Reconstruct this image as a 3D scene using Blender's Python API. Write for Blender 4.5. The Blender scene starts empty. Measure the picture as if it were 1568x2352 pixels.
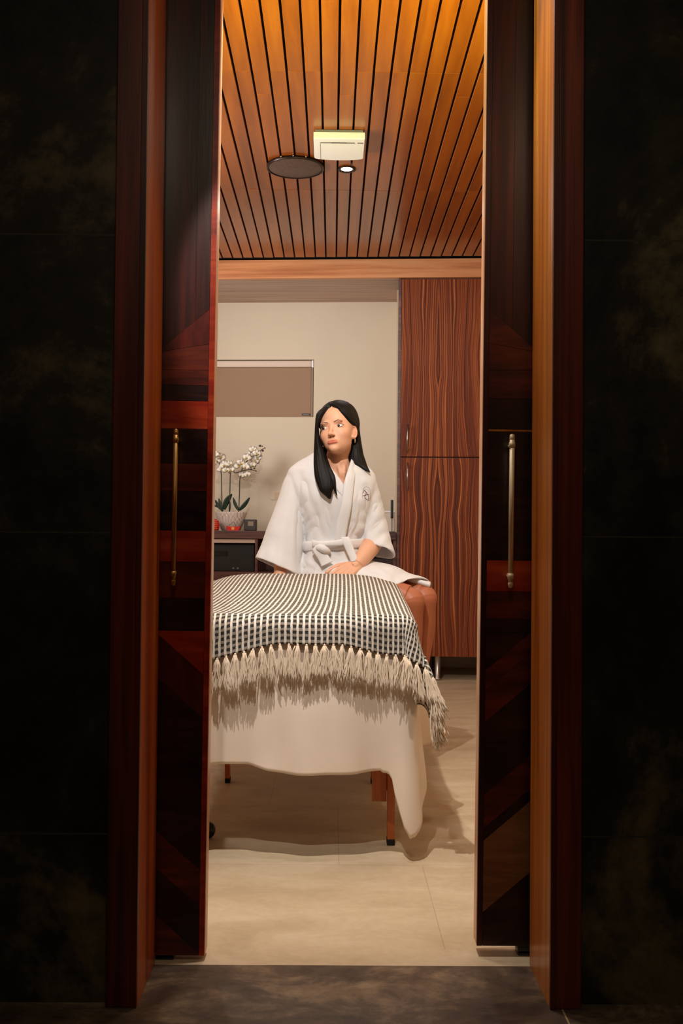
import bpy, bmesh, math, random
import numpy as np
from mathutils import Vector, Matrix, noise
random.seed(7)
scene = bpy.context.scene
COL = scene.collection
R = math.radians

# ------------------------------------------------------------------ camera
F, W, H = 2287.0, 1568, 2352
EYE = Vector((0, 0, 0.94))
th, ph, rho = math.atan(21/F), math.atan(44/F), 0.0085
fwd = Vector((math.sin(th)*math.cos(ph), math.cos(th)*math.cos(ph), math.sin(ph)))
r0 = Vector((math.cos(th), -math.sin(th), 0))
u0 = r0.cross(fwd)
rgt = r0*math.cos(rho) + u0*math.sin(rho)
upv = u0*math.cos(rho) - r0*math.sin(rho)
cam_d = bpy.data.cameras.new('camera')
cam = bpy.data.objects.new('camera', cam_d)
COL.objects.link(cam)
cam.matrix_world = Matrix(((rgt.x, upv.x, -fwd.x, EYE.x), (rgt.y, upv.y, -fwd.y, EYE.y), (rgt.z, upv.z, -fwd.z, EYE.z), (0, 0, 0, 1)))
cam_d.sensor_fit = 'VERTICAL'; cam_d.sensor_height = 36; cam_d.sensor_width = 24
cam_d.lens = F*36/H
cam_d.clip_start = 0.05
scene.camera = cam

def at(x, y, Y):
    """world point seen at image position x, y on the plane at depth Y"""
    d = rgt*((x-W/2)/F) + upv*(-(y-H/2)/F) + fwd
    return EYE + d*(Y/d.y)

# ------------------------------------------------------------------ helpers
def tag(o, label=None, cat=None, group=None, kind=None):
    if label: o['label'] = label
    if cat: o['category'] = cat
    if group: o['group'] = group
    if kind: o['kind'] = kind
    return o

def empty(name, loc, label=None, cat=None, group=None, rz=0):
    o = bpy.data.objects.new(name, None)
    COL.objects.link(o); o.location = loc; o.rotation_euler = (0, 0, rz)
    o.empty_display_size = 0.05
    return tag(o, label, cat, group)

def link(name, me, mat=None, parent=None, smooth=False):
    o = bpy.data.objects.new(name, me)
    COL.objects.link(o)
    if mat is not None:
        for m in (mat if isinstance(mat, (list, tuple)) else [mat]):
            me.materials.append(m)
    if parent is not None: o.parent = parent
    if smooth:
        me.polygons.foreach_set('use_smooth', [True]*len(me.polygons))
    return o

def obj(name, bm, mat=None, parent=None, smooth=False, origin=None, recalc=True):
    if recalc: bmesh.ops.recalc_face_normals(bm, faces=bm.faces)
    if origin is not None:
        bmesh.ops.translate(bm, vec=-Vector(origin), verts=bm.verts)
    me = bpy.data.meshes.new(name)
    bm.to_mesh(me); bm.free()
    o = link(name, me, mat, parent, smooth)
    if origin is not None: o.location = origin
    return o

def BM(): return bmesh.new()

def box(bm, a, b, bev=0.0, mi=0, M=None, seg=2):
    a = Vector(a); b = Vector(b)
    t = bmesh.new()
    vs = [t.verts.new((x, y, z)) for x in (a.x, b.x) for y in (a.y, b.y) for z in (a.z, b.z)]
    for f in ((0,1,3,2), (4,6,7,5), (0,4,5,1), (2,3,7,6), (0,2,6,4), (1,5,7,3)):
        t.faces.new([vs[i] for i in f])
    bmesh.ops.recalc_face_normals(t, faces=t.faces)
    if bev > 0:
        bmesh.ops.bevel(t, geom=list(t.edges), offset=bev, segments=seg, profile=0.5, affect='EDGES')
    if M is not None: bmesh.ops.transform(t, matrix=M, verts=t.verts)
    merge(bm, t, mi)
    return bm

def merge(bm, t, mi=None):
    mp = {}
    for v in t.verts: mp[v] = bm.verts.new(v.co)
    for f in t.faces:
        try:
            nf = bm.faces.new([mp[v] for v in f.verts])
            nf.smooth = f.smooth
            nf.material_index = f.material_index if mi is None else mi
        except ValueError: pass
    t.free()

def prism(bm, poly, axis, d0, d1, mi=0):
    """extrude 2-D polygon: axis 'y': poly=(x,z)"""
    def P(p, d):
        return (p[0], d, p[1]) if axis == 'y' else ((d, p[0], p[1]) if axis == 'x' else (p[0], p[1], d))
    A = [bm.verts.new(P(p, d0)) for p in poly]; B = [bm.verts.new(P(p, d1)) for p in poly]
    fs = [bm.faces.new(A), bm.faces.new(B[::-1])]
    n = len(poly)
    for i in range(n):
        fs.append(bm.faces.new((A[i], B[i], B[(i+1) % n], A[(i+1) % n])))
    for f in fs: f.material_index = mi

def rings(bm, rs, cap0=True, cap1=True, mi=0, smooth=True, closed=True):
    vr = [[bm.verts.new(p) for p in r] for r in rs]
    n = len(vr[0])
    for i in range(len(vr)-1):
        for j in range(n if closed else n-1):
            f = bm.faces.new((vr[i][j], vr[i][(j+1) % n], vr[i+1][(j+1) % n], vr[i+1][j]))
            f.smooth = smooth; f.material_index = mi
    for c, ring in ((cap0, vr[0]), (cap1, vr[-1][::-1])):
        if c:
            cen = Vector((0, 0, 0))
            for v in ring: cen += v.co
            cv = bm.verts.new(cen/len(ring))
            for j in range(len(ring)):
                f = bm.faces.new((cv, ring[(j+1) % len(ring)], ring[j])); f.smooth = smooth; f.material_index = mi
    return vr

def spline(pts, n):
    """Catmull-Rom through pts (lists of floats)"""
    P = [np.array(p, float) for p in pts]
    P = [2*P[0]-P[1]] + P + [2*P[-1]-P[-2]]
    out = []
    m = len(P)-3
    for k in range(n):
        t = k/(n-1)*m
        i = min(int(t), m-1); t -= i
        a, b, c, d = P[i:i+4]
        out.append(0.5*((2*b)+(-a+c)*t+(2*a-5*b+4*c-d)*t*t+(-a+3*b-3*c+d)*t**3))
    return out

def tube(bm, pts, rad, seg=8, mi=0, cap=True, n=None):
    """pts: points, rad: float or list"""
    if not isinstance(rad, (list, tuple)): rad = [rad]*len(pts)
    data = [list(p)+[r] for p, r in zip(pts, rad)]
    if n: data = [list(d) for d in spline(data, n)]
    rs = []
    prev = None
    for i, d in enumerate(data):
        p = Vector(d[:3]); a = Vector(data[max(i-1, 0)][:3]); b = Vector(data[min(i+1, len(data)-1)][:3])
        t = (b-a)
        t = t.normalized() if t.length > 1e-9 else Vector((0, 0, 1))
        if prev is None:
            x = t.orthogonal().normalized()
        else:
            x = (prev - t*prev.dot(t)).normalized()
        prev = x
        y = t.cross(x)
        rs.append([p + (x*math.cos(2*math.pi*k/seg)+y*math.sin(2*math.pi*k/seg))*max(d[3], 1e-5) for k in range(seg)])
    rings(bm, rs, cap, cap, mi)

def lathe(bm, prof, c=(0, 0, 0), seg=32, mi=0, axis='z', cap=False):
    """prof: (r, h)"""
    c = Vector(c); rs = []
    for r, h in prof:
        ring = []
        for k in range(seg):
            a = 2*math.pi*k/seg
            v = Vector((r*math.cos(a), r*math.sin(a), h))
            if axis == 'y': v = Vector((v.x, v.z, v.y))
            if axis == 'x': v = Vector((v.z, v.x, v.y))
            ring.append(c+v)
        rs.append(ring)
    rings(bm, rs, cap, cap, mi)

def ellipsoid(bm, c, r, seg=20, M=None):
    t = bmesh.new()
    bmesh.ops.create_uvsphere(t, u_segments=seg, v_segments=seg//2+2, radius=1)
    for v in t.verts:
        v.co = Vector((v.co.x*r[0], v.co.y*r[1], v.co.z*r[2]))
        if M is not None: v.co = M @ v.co
        v.co += Vector(c)
    for f in t.faces: f.smooth = True
    merge(bm, t)

def evaluate(bm, mods, name='tmp'):
    """apply modifiers (type, dict) to bm and return a new mesh"""
    me = bpy.data.meshes.new(name); bm.to_mesh(me); bm.free()
    o = bpy.data.objects.new(name, me); COL.objects.link(o)
    for t, kw in mods:
        m = o.modifiers.new(t, t)
        for k, v in kw.items(): setattr(m, k, v)
    bpy.context.view_layer.update()
    dg = bpy.context.evaluated_depsgraph_get()
    out = bpy.data.meshes.new_from_object(o.evaluated_get(dg))
    bpy.data.objects.remove(o); bpy.data.meshes.remove(me)
    return out

def sst(a, b, x):
    t = min(max((x-a)/(b-a), 0), 1)
    return t*t*(3-2*t)

# ------------------------------------------------------------------ materials
def lin(c):
    """0-255 sRGB triple -> linear rgba"""
    o = []
    for v in c:
        v /= 255
        o.append(v/12.92 if v <= 0.04045 else ((v+0.055)/1.055)**2.4)
    return (*o, 1)

class NT:
    def __init__(s, name):
        s.m = bpy.data.materials.new(name); s.m.use_nodes = True
        s.t = s.m.node_tree; s.t.nodes.clear()
        s.out = s.t.nodes.new('ShaderNodeOutputMaterial')
        s.b = s.t.nodes.new('ShaderNodeBsdfPrincipled')
        s.t.links.new(s.b.outputs[0], s.out.inputs[0])
    def n(s, t, **kw):
        nd = s.t.nodes.new('ShaderNode'+t)
        for k, v in kw.items():
            if k in nd.inputs.keys() if isinstance(k, str) else False: s.set(nd.inputs[k], v)
            else: setattr(nd, k, v)
        return nd
    def set(s, sock, v):
        if isinstance(v, bpy.types.NodeSocket): s.t.links.new(v, sock)
        else: sock.default_value = v
    def math(s, op, a, b=0.0, c=0.0):
        nd = s.t.nodes.new('ShaderNodeMath'); nd.operation = op
        s.set(nd.inputs[0], a); s.set(nd.inputs[1], b); s.set(nd.inputs[2], c)
        return nd.outputs[0]
    def ramp(s, f, stops):
        nd = s.t.nodes.new('ShaderNodeValToRGB'); s.set(nd.inputs[0], f)
        e = nd.color_ramp.elements
        while len(e) < len(stops): e.new(0.5)
        for i, (p, c) in enumerate(stops): e[i].position = p; e[i].color = c if len(c) == 4 else (*c, 1)
        return nd.outputs[0]
    def mix(s, f, a, b, mode='MIX'):
        nd = s.t.nodes.new('ShaderNodeMix'); nd.data_type = 'RGBA'; nd.blend_type = mode
        s.set(nd.inputs[0], f); s.set(nd.inputs[6], a); s.set(nd.inputs[7], b)
        return nd.outputs[2]
    def coord(s, kind='Object', scale=(1, 1, 1), loc=(0, 0, 0)):
        tc = s.t.nodes.new('ShaderNodeTexCoord'); mp = s.t.nodes.new('ShaderNodeMapping')
        s.t.links.new(tc.outputs[kind], mp.inputs[0])
        mp.inputs['Scale'].default_value = scale; mp.inputs['Location'].default_value = loc
        return mp.outputs[0]
    def noise(s, vec, scale, detail=4, rough=0.55, dist=0.0):
        nd = s.t.nodes.new('ShaderNodeTexNoise'); s.set(nd.inputs['Vector'], vec)
        nd.inputs['Scale'].default_value = scale; nd.inputs['Detail'].default_value = detail
        nd.inputs['Roughness'].default_value = rough; nd.inputs['Distortion'].default_value = dist
        return nd.outputs[0]
    def sep(s, vec):
        nd = s.t.nodes.new('ShaderNodeSeparateXYZ'); s.set(nd.inputs[0], vec); return nd.outputs
    def comb(s, x, y, z):
        nd = s.t.nodes.new('ShaderNodeCombineXYZ')
        for i, v in enumerate((x, y, z)): s.set(nd.inputs[i], v)
        return nd.outputs[0]
    def bump(s, h, strength=0.3, dist=0.01):
        nd = s.t.nodes.new('ShaderNodeBump'); s.set(nd.inputs['Height'], h)
        nd.inputs['Strength'].default_value = strength; nd.inputs['Distance'].default_value = dist
        s.t.links.new(nd.outputs[0], s.b.inputs['Normal'])
    def p(s, **kw):
        names = dict(color='Base Color', rough='Roughness', metal='Metallic', coat='Coat Weight', coatr='Coat Roughness',
                     spec='Specular IOR Level', sheen='Sheen Weight', sss='Subsurface Weight', trans='Transmission Weight',
                     emis='Emission Color', emiss='Emission Strength', alpha='Alpha', ior='IOR')
        for k, v in kw.items(): s.set(s.b.inputs[names[k]], v)
        return s

def plain(name, c, rough=0.5, metal=0.0, nscale=0, namp=0.1, **kw):
    s = NT(name)
    col = lin(c)
    if nscale:
        f = s.noise(s.coord(), nscale, 4)
        dk = tuple(v*(1-namp) for v in col[:3]); lt = tuple(min(1, v*(1+namp)) for v in col[:3])
        col = s.ramp(f, [(0.3, dk), (0.7, lt)])
        s.bump(f, 0.08, 0.002)
    s.p(color=col, rough=rough, metal=metal, **kw)
    return s.m

def wood(name, dark, mid, light, stretch=(60, 60, 2.0), rough=0.35, coat=0.0, rnd=0.0, coords='Object', big=1.5, spec=0.5):
    """grain stretched along the axis with the small factor"""
    s = NT(name)
    v = s.coord(coords, stretch)
    geo = s.t.nodes.new('ShaderNodeNewGeometry')
    off = s.math('MULTIPLY', geo.outputs['Random Per Island'], 37.0)
    va = s.t.nodes.new('ShaderNodeVectorMath'); va.operation = 'ADD'
    s.set(va.inputs[0], v); s.t.links.new(s.comb(off, off, off), va.inputs[1])
    v = va.outputs[0]
    f1 = s.noise(v, 1.0, 5, 0.6, 0.6)
    f2 = s.noise(v, 0.22*big, 3, 0.5, 1.5)
    f3 = s.noise(v, 4.0, 3, 0.6)
    f = s.math('ADD', s.math('MULTIPLY', f1, 0.45), s.math('ADD', s.math('MULTIPLY', f2, 0.45), s.math('MULTIPLY', f3, 0.12)))
    c = s.ramp(f, [(0.36, lin(dark)), (0.5, lin(mid)), (0.66, lin(light))])
    if rnd:
        k = s.math('ADD', 1-rnd, s.math('MULTIPLY', geo.outputs['Random Per Island'], 2*rnd))
        c = s.mix(1.0, c, s.comb(k, k, k), 'MULTIPLY')
    s.p(color=c, rough=rough, coat=coat, coatr=0.15, spec=spec)
    s.bump(f3, 0.08, 0.002)
    return s.m

M = {}
M['casing'] = wood('dark_red_casing_wood', (44, 11, 7), (90, 27, 13), (140, 54, 26), (30, 30, 1.1), 0.4, 0.1)
M['jamb'] = wood('orange_jamb_wood', (140, 70, 18), (190, 108, 36), (216, 148, 66), (30, 30, 0.9), 0.35, 0.15)
M['jamb_red'] = wood('red_orange_jamb_wood', (130, 50, 10), (184, 84, 20), (206, 116, 44), (30, 30, 0.9), 0.35, 0.15)
M['door_dark'] = wood('near_black_door_wood', (16, 6, 4), (38, 13, 9), (66, 27, 18), (5, 40, 40), 0.35, 0.15)
M['door_brown'] = wood('brown_door_wood', (42, 12, 7), (86, 26, 14), (122, 46, 24), (5, 40, 40), 0.35, 0.15)
M['door_red'] = wood('red_door_wood', (116, 22, 9), (160, 42, 15), (196, 74, 30), (4, 30, 30), 0.35, 0.15)
M['door_vert'] = wood('dark_upright_door_wood', (26, 7, 6), (56, 17, 11), (94, 30, 17), (40, 40, 2.2), 0.35, 0.15)
M['door_edge'] = wood('pale_door_edge_wood', (168, 104, 66), (206, 150, 110), (228, 184, 146), (30, 30, 1), 0.35, 0.1)
M['slat'] = wood('orange_ceiling_slat_wood', (114, 56, 10), (140, 70, 12), (158, 86, 20), (22, 1.6, 22), 0.28, 0.35, rnd=0.06)
M['beam'] = wood('golden_beam_wood', (176, 108, 64), (208, 138, 88), (224, 164, 114), (1.6, 30, 30), 0.45)
M['soffit'] = wood('greyish_soffit_wood', (150, 124, 106), (176, 148, 130), (194, 168, 148), (1.5, 30, 60), 0.5)
M['console'] = wood('dark_console_wood', (46, 22, 18), (84, 46, 38), (118, 72, 58), (2, 30, 40), 0.4)
M['leg_wood'] = wood('orange_leg_wood', (150, 70, 24), (188, 96, 36), (208, 124, 60), (40, 40, 2), 0.4)
M['slat_back'] = plain('black_ceiling_backing', (8, 5, 4), 0.9)
M['black'] = plain('black_plastic', (12, 12, 13), 0.35)
M['rubber'] = plain('black_rubber', (14, 13, 13), 0.7)
M['brass'] = plain('aged_brass', (168, 124, 66), 0.45, 0.8, nscale=20)
M['champagne'] = plain('champagne_metal', (206, 184, 146), 0.5, 0.3, nscale=20)
M['steel'] = plain('brushed_steel', (170, 164, 160), 0.3, 1.0)
M['bronze'] = plain('dark_bronze_grille', (96, 78, 70), 0.5, 0.3, nscale=60, namp=0.2)
M['bronze_rim'] = plain('dark_bronze_rim', (44, 30, 25), 0.35, 0.5)
M['white_plastic'] = plain('white_plastic', (240, 241, 244), 0.4)
M['grey_plastic'] = plain('grey_plastic', (120, 116, 116), 0.45)
M['paint'] = plain('cream_wall_paint', (208, 194, 172), 0.85, nscale=3, namp=0.02)
M['paint_side'] = plain('beige_wall_paint', (204, 178, 148), 0.85, nscale=3, namp=0.02)
M['corr_paint'] = plain('dark_corridor_paint', (34, 28, 24), 0.9, nscale=3)
M['blind'] = plain('taupe_blind_fabric', (150, 122, 98), 0.9, nscale=300, namp=0.05)
M['cassette'] = plain('pale_aluminium', (206, 184, 166), 0.4)

def slate():
    s = NT('dark_slate_tile')
    v = s.coord()
    a = s.noise(v, 1.6, 8, 0.65, 0.8); b = s.noise(v, 14, 6, 0.7)
    f = s.math('ADD', s.math('MULTIPLY', a, 0.7), s.math('MULTIPLY', b, 0.3))
    c = s.ramp(f, [(0.42, lin((20, 18, 15))), (0.52, lin((46, 40, 30))), (0.62, lin((104, 88, 60)))])
    vv = s.coord('Object', (1.0, 1.0, 2.6))
    d = s.noise(vv, 1.3, 6, 0.6, 2.5)
    vein = s.ramp(d, [(0.492, (0, 0, 0)), (0.5, (1, 1, 1)), (0.508, (0, 0, 0))])
    c = s.mix(s.math('MULTIPLY', s.math('MULTIPLY', vein, s.ramp(a, [(0.5, (0, 0, 0)), (0.7, (1, 1, 1))])), 0.35), c, lin((110, 92, 62)))
    xyz = s.sep(v)
    # joints every 0.6 m in height
    t = s.math('ABSOLUTE', s.math('SUBTRACT', s.math('FRACT', s.math('ADD', s.math('DIVIDE', s.math('SUBTRACT', xyz[2], 0.333), 0.6), 10.5)), 0.5))
    g = s.math('LESS_THAN', t, 0.0028)
    c = s.mix(g, c, lin((62, 54, 40)))
    s.p(color=c, rough=0.55, spec=0.3)
    s.bump(f, 0.35, 0.004)
    return s.m
M['slate'] = slate()

def stone_floor():
    s = NT('brown_slate_floor_tile')
    v = s.coord()
    a = s.noise(s.coord('Object', (1, 1.8, 1)), 4.2, 9, 0.7, 0.7); b = s.noise(v, 22, 6, 0.7)
    f = s.math('ADD', s.math('MULTIPLY', a, 0.75), s.math('MULTIPLY', b, 0.25))
    c = s.ramp(f, [(0.36, lin((56, 43, 33))), (0.5, lin((94, 76, 60))), (0.64, lin((150, 126, 98)))])
    xyz = s.sep(v)
    t = s.math('ABSOLUTE', s.math('SUBTRACT', s.math('FRACT', s.math('ADD', s.math('DIVIDE', s.math('SUBTRACT', xyz[0], 0.462), 1.2), 10.5)), 0.5))
    c = s.mix(s.math('LESS_THAN', t, 0.0016), c, lin((190, 160, 120)))
    s.p(color=c, rough=0.5); s.bump(f, 0.3, 0.003)
    return s.m
M['stone_floor'] = stone_floor()

def tile_floor():
    s = NT('beige_floor_tile')
    v = s.coord()
    a = s.noise(s.coord('Object', (1, 2.5, 1)), 3.0, 7, 0.6, 0.6); b = s.noise(v, 40, 4, 0.6)
    f = s.math('ADD', s.math('MULTIPLY', a, 0.75), s.math('MULTIPLY', b, 0.25))
    c = s.ramp(f, [(0.36, lin((190, 168, 136))), (0.5, lin((204, 182, 150))), (0.66, lin((216, 197, 168)))])
    x, y, z = s.sep(v)
    row = s.math('FLOOR', s.math('DIVIDE', s.math('SUBTRACT', y, 2.225), 0.6))
    ty = s.math('ABSOLUTE', s.math('SUBTRACT', s.math('FRACT', s.math('ADD', s.math('DIVIDE', s.math('SUBTRACT', y, 2.225), 0.6), 0.5)), 0.5))
    xo = s.math('ADD', s.math('SUBTRACT', x, 0.262), s.math('MULTIPLY', row, 0.235))
    tx = s.math('ABSOLUTE', s.math('SUBTRACT', s.math('FRACT', s.math('ADD', s.math('DIVIDE', xo, 1.2), 20.5)), 0.5))
    g = s.math('MULTIPLY', s.math('GREATER_THAN', y, 2.26), s.math('MAXIMUM', s.math('LESS_THAN', ty, 0.0022), s.math('LESS_THAN', tx, 0.001)))
    c = s.mix(s.math('MULTIPLY', g, 0.38), c, lin((142, 116, 92)))
    s.p(color=c, rough=0.42); s.bump(s.math('SUBTRACT', 1.0, g), 0.2, 0.001)
    return s.m
M['tile_floor'] = tile_floor()

def zebra():
    s = NT('zebrano_veneer')
    x, y, z = s.sep(s.coord())
    # book-matched about the middle of the door
    mx = s.math('ABSOLUTE', s.math('SUBTRACT', x, 0.235))
    n1 = s.noise(s.comb(s.math('MULTIPLY', mx, 5.0), 0.0, s.math('MULTIPLY', z, 1.3)), 1.0, 2, 0.4, 0.3)
    w = s.math('ADD', s.math('MULTIPLY', mx, 30.0), s.math('MULTIPLY', n1, 4.2))
    st = s.noise(s.comb(s.math('MULTIPLY', w, 3.6), 0.0, s.math('MULTIPLY', z, 0.35)), 1.0, 4, 0.65)
    fine = s.noise(s.comb(s.math('MULTIPLY', x, 220.0), 0.0, s.math('MULTIPLY', z, 5.0)), 1.0, 3, 0.6)
    f = s.math('ADD', s.math('MULTIPLY', st, 0.85), s.math('MULTIPLY', fine, 0.15))
    c = s.ramp(f, [(0.36, lin((54, 19, 8))), (0.47, lin((106, 45, 18))), (0.57, lin((152, 79, 36))), (0.70, lin((202, 130, 72)))])
    s.p(color=c, rough=0.62, spec=0.3)
    return s.m
M['zebra'] = zebra()

def cloth(name, c, wscale=900, rough=0.9, sheen=0.2, bump=0.25, nz=12):
    s = NT(name)
    v = s.coord()
    f = s.noise(v, wscale, 2, 0.7); g = s.noise(v, nz, 4, 0.6)
    col = lin(c); dk = tuple(q*0.95 for q in col[:3])
    s.p(color=s.ramp(g, [(0.35, dk), (0.65, col)]), rough=rough, sheen=sheen)
    s.bump(s.math('ADD', f, s.math('MULTIPLY', g, 1.0)), bump, 0.0015)
    return s.m
M['robe'] = cloth('white_terry_cloth', (228, 227, 228), 700, 0.95, 0.3, 0.5, 9)
M['sheet'] = cloth('white_cotton_sheet', (236, 216, 196), 1500, 0.85, 0.1, 0.15, 5)
M['fringe'] = cloth('cream_cotton_yarn', (220, 198, 172), 600, 0.95, 0.3, 0.3, 60)

def weave():
    s = NT('black_and_cream_waffle_weave')
    tc = s.t.nodes.new('ShaderNodeTexCoord')
    x, y, z = s.sep(tc.outputs['UV'])
    P, Q = 0.0140, 0.0168
    nz = s.noise(tc.outputs['UV'], 70, 2)
    sp = s.noise(tc.outputs['UV'], 420, 2, 0.7)
    u = s.math('ADD', s.math('DIVIDE', x, P), s.math('MULTIPLY', s.math('SUBTRACT', nz, 0.5), 0.3))
    v = s.math('ADD', s.math('DIVIDE', y, Q), s.math('MULTIPLY', s.math('SUBTRACT', nz, 0.5), 0.4))
    cu = s.math('COSINE', s.math('MULTIPLY', u, 2*math.pi)); cv = s.math('COSINE', s.math('MULTIPLY', v, 2*math.pi))
    colm = s.ramp(s.math('ADD', s.math('MULTIPLY', s.math('ADD', cu, s.math('MULTIPLY', s.math('SUBTRACT', sp, 0.5), 0.9)), 0.5), 0.5), [(0.30, (0, 0, 0)), (0.46, (1, 1, 1))])
    dot = s.ramp(s.math('ADD', s.math('MULTIPLY', s.math('ADD', cv, s.math('MULTIPLY', s.math('SUBTRACT', sp, 0.5), 1.6)), 0.5), 0.5), [(0.36, (0, 0, 0)), (0.56, (1, 1, 1))])
    d = s.math('MULTIPLY', colm, s.math('ADD', 0.42, s.math('MULTIPLY', dot, 0.58)))
    speck = s.mix(dot, lin((144, 133, 120)), lin((44, 40, 36)))
    c = s.mix(colm, lin((220, 209, 196)), speck)
    s.p(color=c, rough=0.95)
    s.bump(s.math('MULTIPLY', d, -1.0), 0.9, 0.004)
    return s.m
M['weave'] = weave()

def attr_mat(name, rough=0.5, sss=0.0, coat=0.0, nsc=0):
    s = NT(name)
    a = s.t.nodes.new('ShaderNodeAttribute'); a.attribute_name = 'tint'
    c = a.outputs['Color']
    s.p(color=c, rough=rough, coat=coat)
    if sss:
        s.b.inputs['Subsurface Weight'].default_value = sss
        s.b.inputs['Subsurface Radius'].default_value = (1.0, 0.35, 0.2)
        s.b.inputs['Subsurface Scale'].default_value = 0.006
    if nsc: s.bump(s.noise(s.coord(), nsc, 3), 0.08, 0.001)
    return s.m
M['skin'] = attr_mat('skin', 0.5, 0.2, nsc=250)
M['eye'] = attr_mat('eye', 0.12, 0, 0.5)
def hairmat():
    s = NT('black_brown_hair')
    f = s.noise(s.coord('Object', (420, 420, 8)), 1.0, 3, 0.6)
    s.p(color=s.ramp(f, [(0.35, lin((4, 3, 3))), (0.7, lin((16, 10, 8)))]), rough=0.5, spec=0.22)
    s.bump(f, 0.5, 0.002)
    return s.m
M['hair'] = hairmat()
M['brow'] = plain('brow_hair', (84, 54, 42), 0.8)
M['lash'] = plain('lash', (16, 10, 9), 0.6)
M['petal'] = plain('white_orchid_petal', (238, 228, 214), 0.6, nscale=40, namp=0.03, sss=0.1)
M['bud'] = plain('dark_orchid_bud', (70, 48, 44), 0.6)
M['stem'] = plain('brown_green_stem', (58, 48, 26), 0.6, nscale=60)
M['leaf'] = plain('dark_green_leaf', (18, 44, 34), 0.35, nscale=30, namp=0.2)
M['lip'] = plain('yellow_lip', (196, 168, 80), 0.6)
M['soil'] = plain('moss', (40, 34, 20), 0.9, nscale=80)
M['red'] = plain('glossy_red_lacquer', (200, 24, 16), 0.35)
M['gold'] = plain('gold_paint', (240, 168, 80), 0.35, 0.4)
def pot():
    s = NT('ribbed_pale_ceramic')
    x, y, z = s.sep(s.coord())
    a = s.math('ARCTAN2', y, x)
    k = s.math('SINE', s.math('ADD', s.math('MULTIPLY', a, 54.0), s.math('MULTIPLY', s.math('SINE', s.math('MULTIPLY', z, 120.0)), 1.1)))
    m = s.ramp(s.math('ADD', s.math('MULTIPLY', k, 0.5), 0.5), [(0.35, (0, 0, 0)), (0.65, (1, 1, 1))])
    s.p(color=s.mix(m, lin((150, 122, 112)), lin((236, 226, 214))), rough=0.5); s.bump(m, 0.5, 0.002)
    return s.m
M['pot'] = pot()
M['logo'] = plain('dark_red_embroidery', (108, 60, 58), 0.8)
def emit(name, c, st):
    s = NT(name); s.p(color=lin(c), emis=lin(c), emiss=st); return s.m
M['lamp'] = emit('lit_lamp', (255, 238, 214), 14)
M['dusk'] = emit('dim_outside', (60, 50, 44), 0.15)
def glassm():
    s = NT('window_glass'); s.p(color=(1, 1, 1, 1), rough=0.02, trans=1.0, ior=1.45); return s.m
M['glass'] = glassm()
M['frost'] = plain('frosted_plastic', (216, 202, 184), 0.35)

# ------------------------------------------------------------------ the setting
CZ = 2.67                # ceiling height
XL, XR = -0.376, 0.437   # door opening
YW, YT = 2.0, 2.174      # wall front face, threshold
HD = 2.26                # door head
XA, XB = -1.75, 1.18     # room side walls
bm = BM()
box(bm, (-2.2, YW, 0), (XL-0.012, YT, CZ+0.2)); box(bm, (XR+0.012, YW, 0), (2.2, YT, CZ+0.2)); box(bm, (XL-0.012, YW, HD+0.012), (XR+0.012, YT, CZ+0.2))
tag(obj('wall_front', bm, M['slate']), 'dark slate tiled corridor wall around the doorway', kind='structure')
bm = BM(); box(bm, (-2.2, -1.6, -0.05), (2.2, YT, 0))
tag(obj('floor', bm, M['stone_floor']), 'brown slate tiled corridor floor in front of the doorway', kind='structure')
bm = BM(); box(bm, (-2.2, YT, -0.05), (2.2, 7.6, 0))
tag(obj('floor.001', bm, M['tile_floor']), 'beige tiled floor of the treatment room', kind='structure')
bm = BM(); box(bm, (XA-0.1, YT, 0), (XA, 7.6, CZ+0.1))
tag(obj('wall_left', bm, M['paint_side']), kind='structure')
bm = BM(); box(bm, (XB, YT, 0), (XB+0.1, 7.6, CZ+0.1))
tag(obj('wall_right', bm, M['paint_side']), kind='structure')
# corridor shell
bm = BM(); box(bm, (-2.3, -1.6, 0), (-2.2, YW, CZ)); box(bm, (2.2, -1.6, 0), (2.3, YW, CZ)); box(bm, (-2.3, -1.7, 0), (2.3, -1.6, CZ))
tag(obj('wall_corridor', bm, M['corr_paint']), kind='structure')
bm = BM(); box(bm, (-2.3, -1.7, CZ), (2.3, YW, CZ+0.1))
tag(obj('ceiling.001', bm, M['corr_paint']), kind='structure')
# room ceiling with slats
bm = BM(); box(bm, (XA, YT, CZ+0.018), (XB, 7.6, CZ+0.1))
ceil = tag(obj('ceiling', bm, M['slat_back']), 'slatted orange wood ceiling over black backing', kind='structure')
bm = BM()
xg = at(772, 591, 6.3).x     # centre of one gap
pitch = 0.0658
k = -28
seams = [3.72, 5.02]
while xg + k*pitch < XB:
    x0 = xg + k*pitch + 0.0045; x1 = x0 + pitch - 0.009
    if x0 > XA:
        ys = [YT]+[q+random.choice((0, 0, 0, 0, 0.2)) for q in seams]+[6.3-((x0+x1)/2-0.43)*0.07-0.075]
        ys = sorted(ys)
        for a, b in zip(ys, ys[1:]):
            if b-a < 0.02: continue
            dz = random.uniform(-0.0008, 0.0008)
            box(bm, (x0+random.uniform(-.0006, .0006), a+0.0006, CZ+dz), (min(x1, XB-0.001), b-0.0006, CZ+0.018), 0.0012, seg=1)
    k += 1
obj('slat_panel', bm, M['slat'], ceil)

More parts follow.
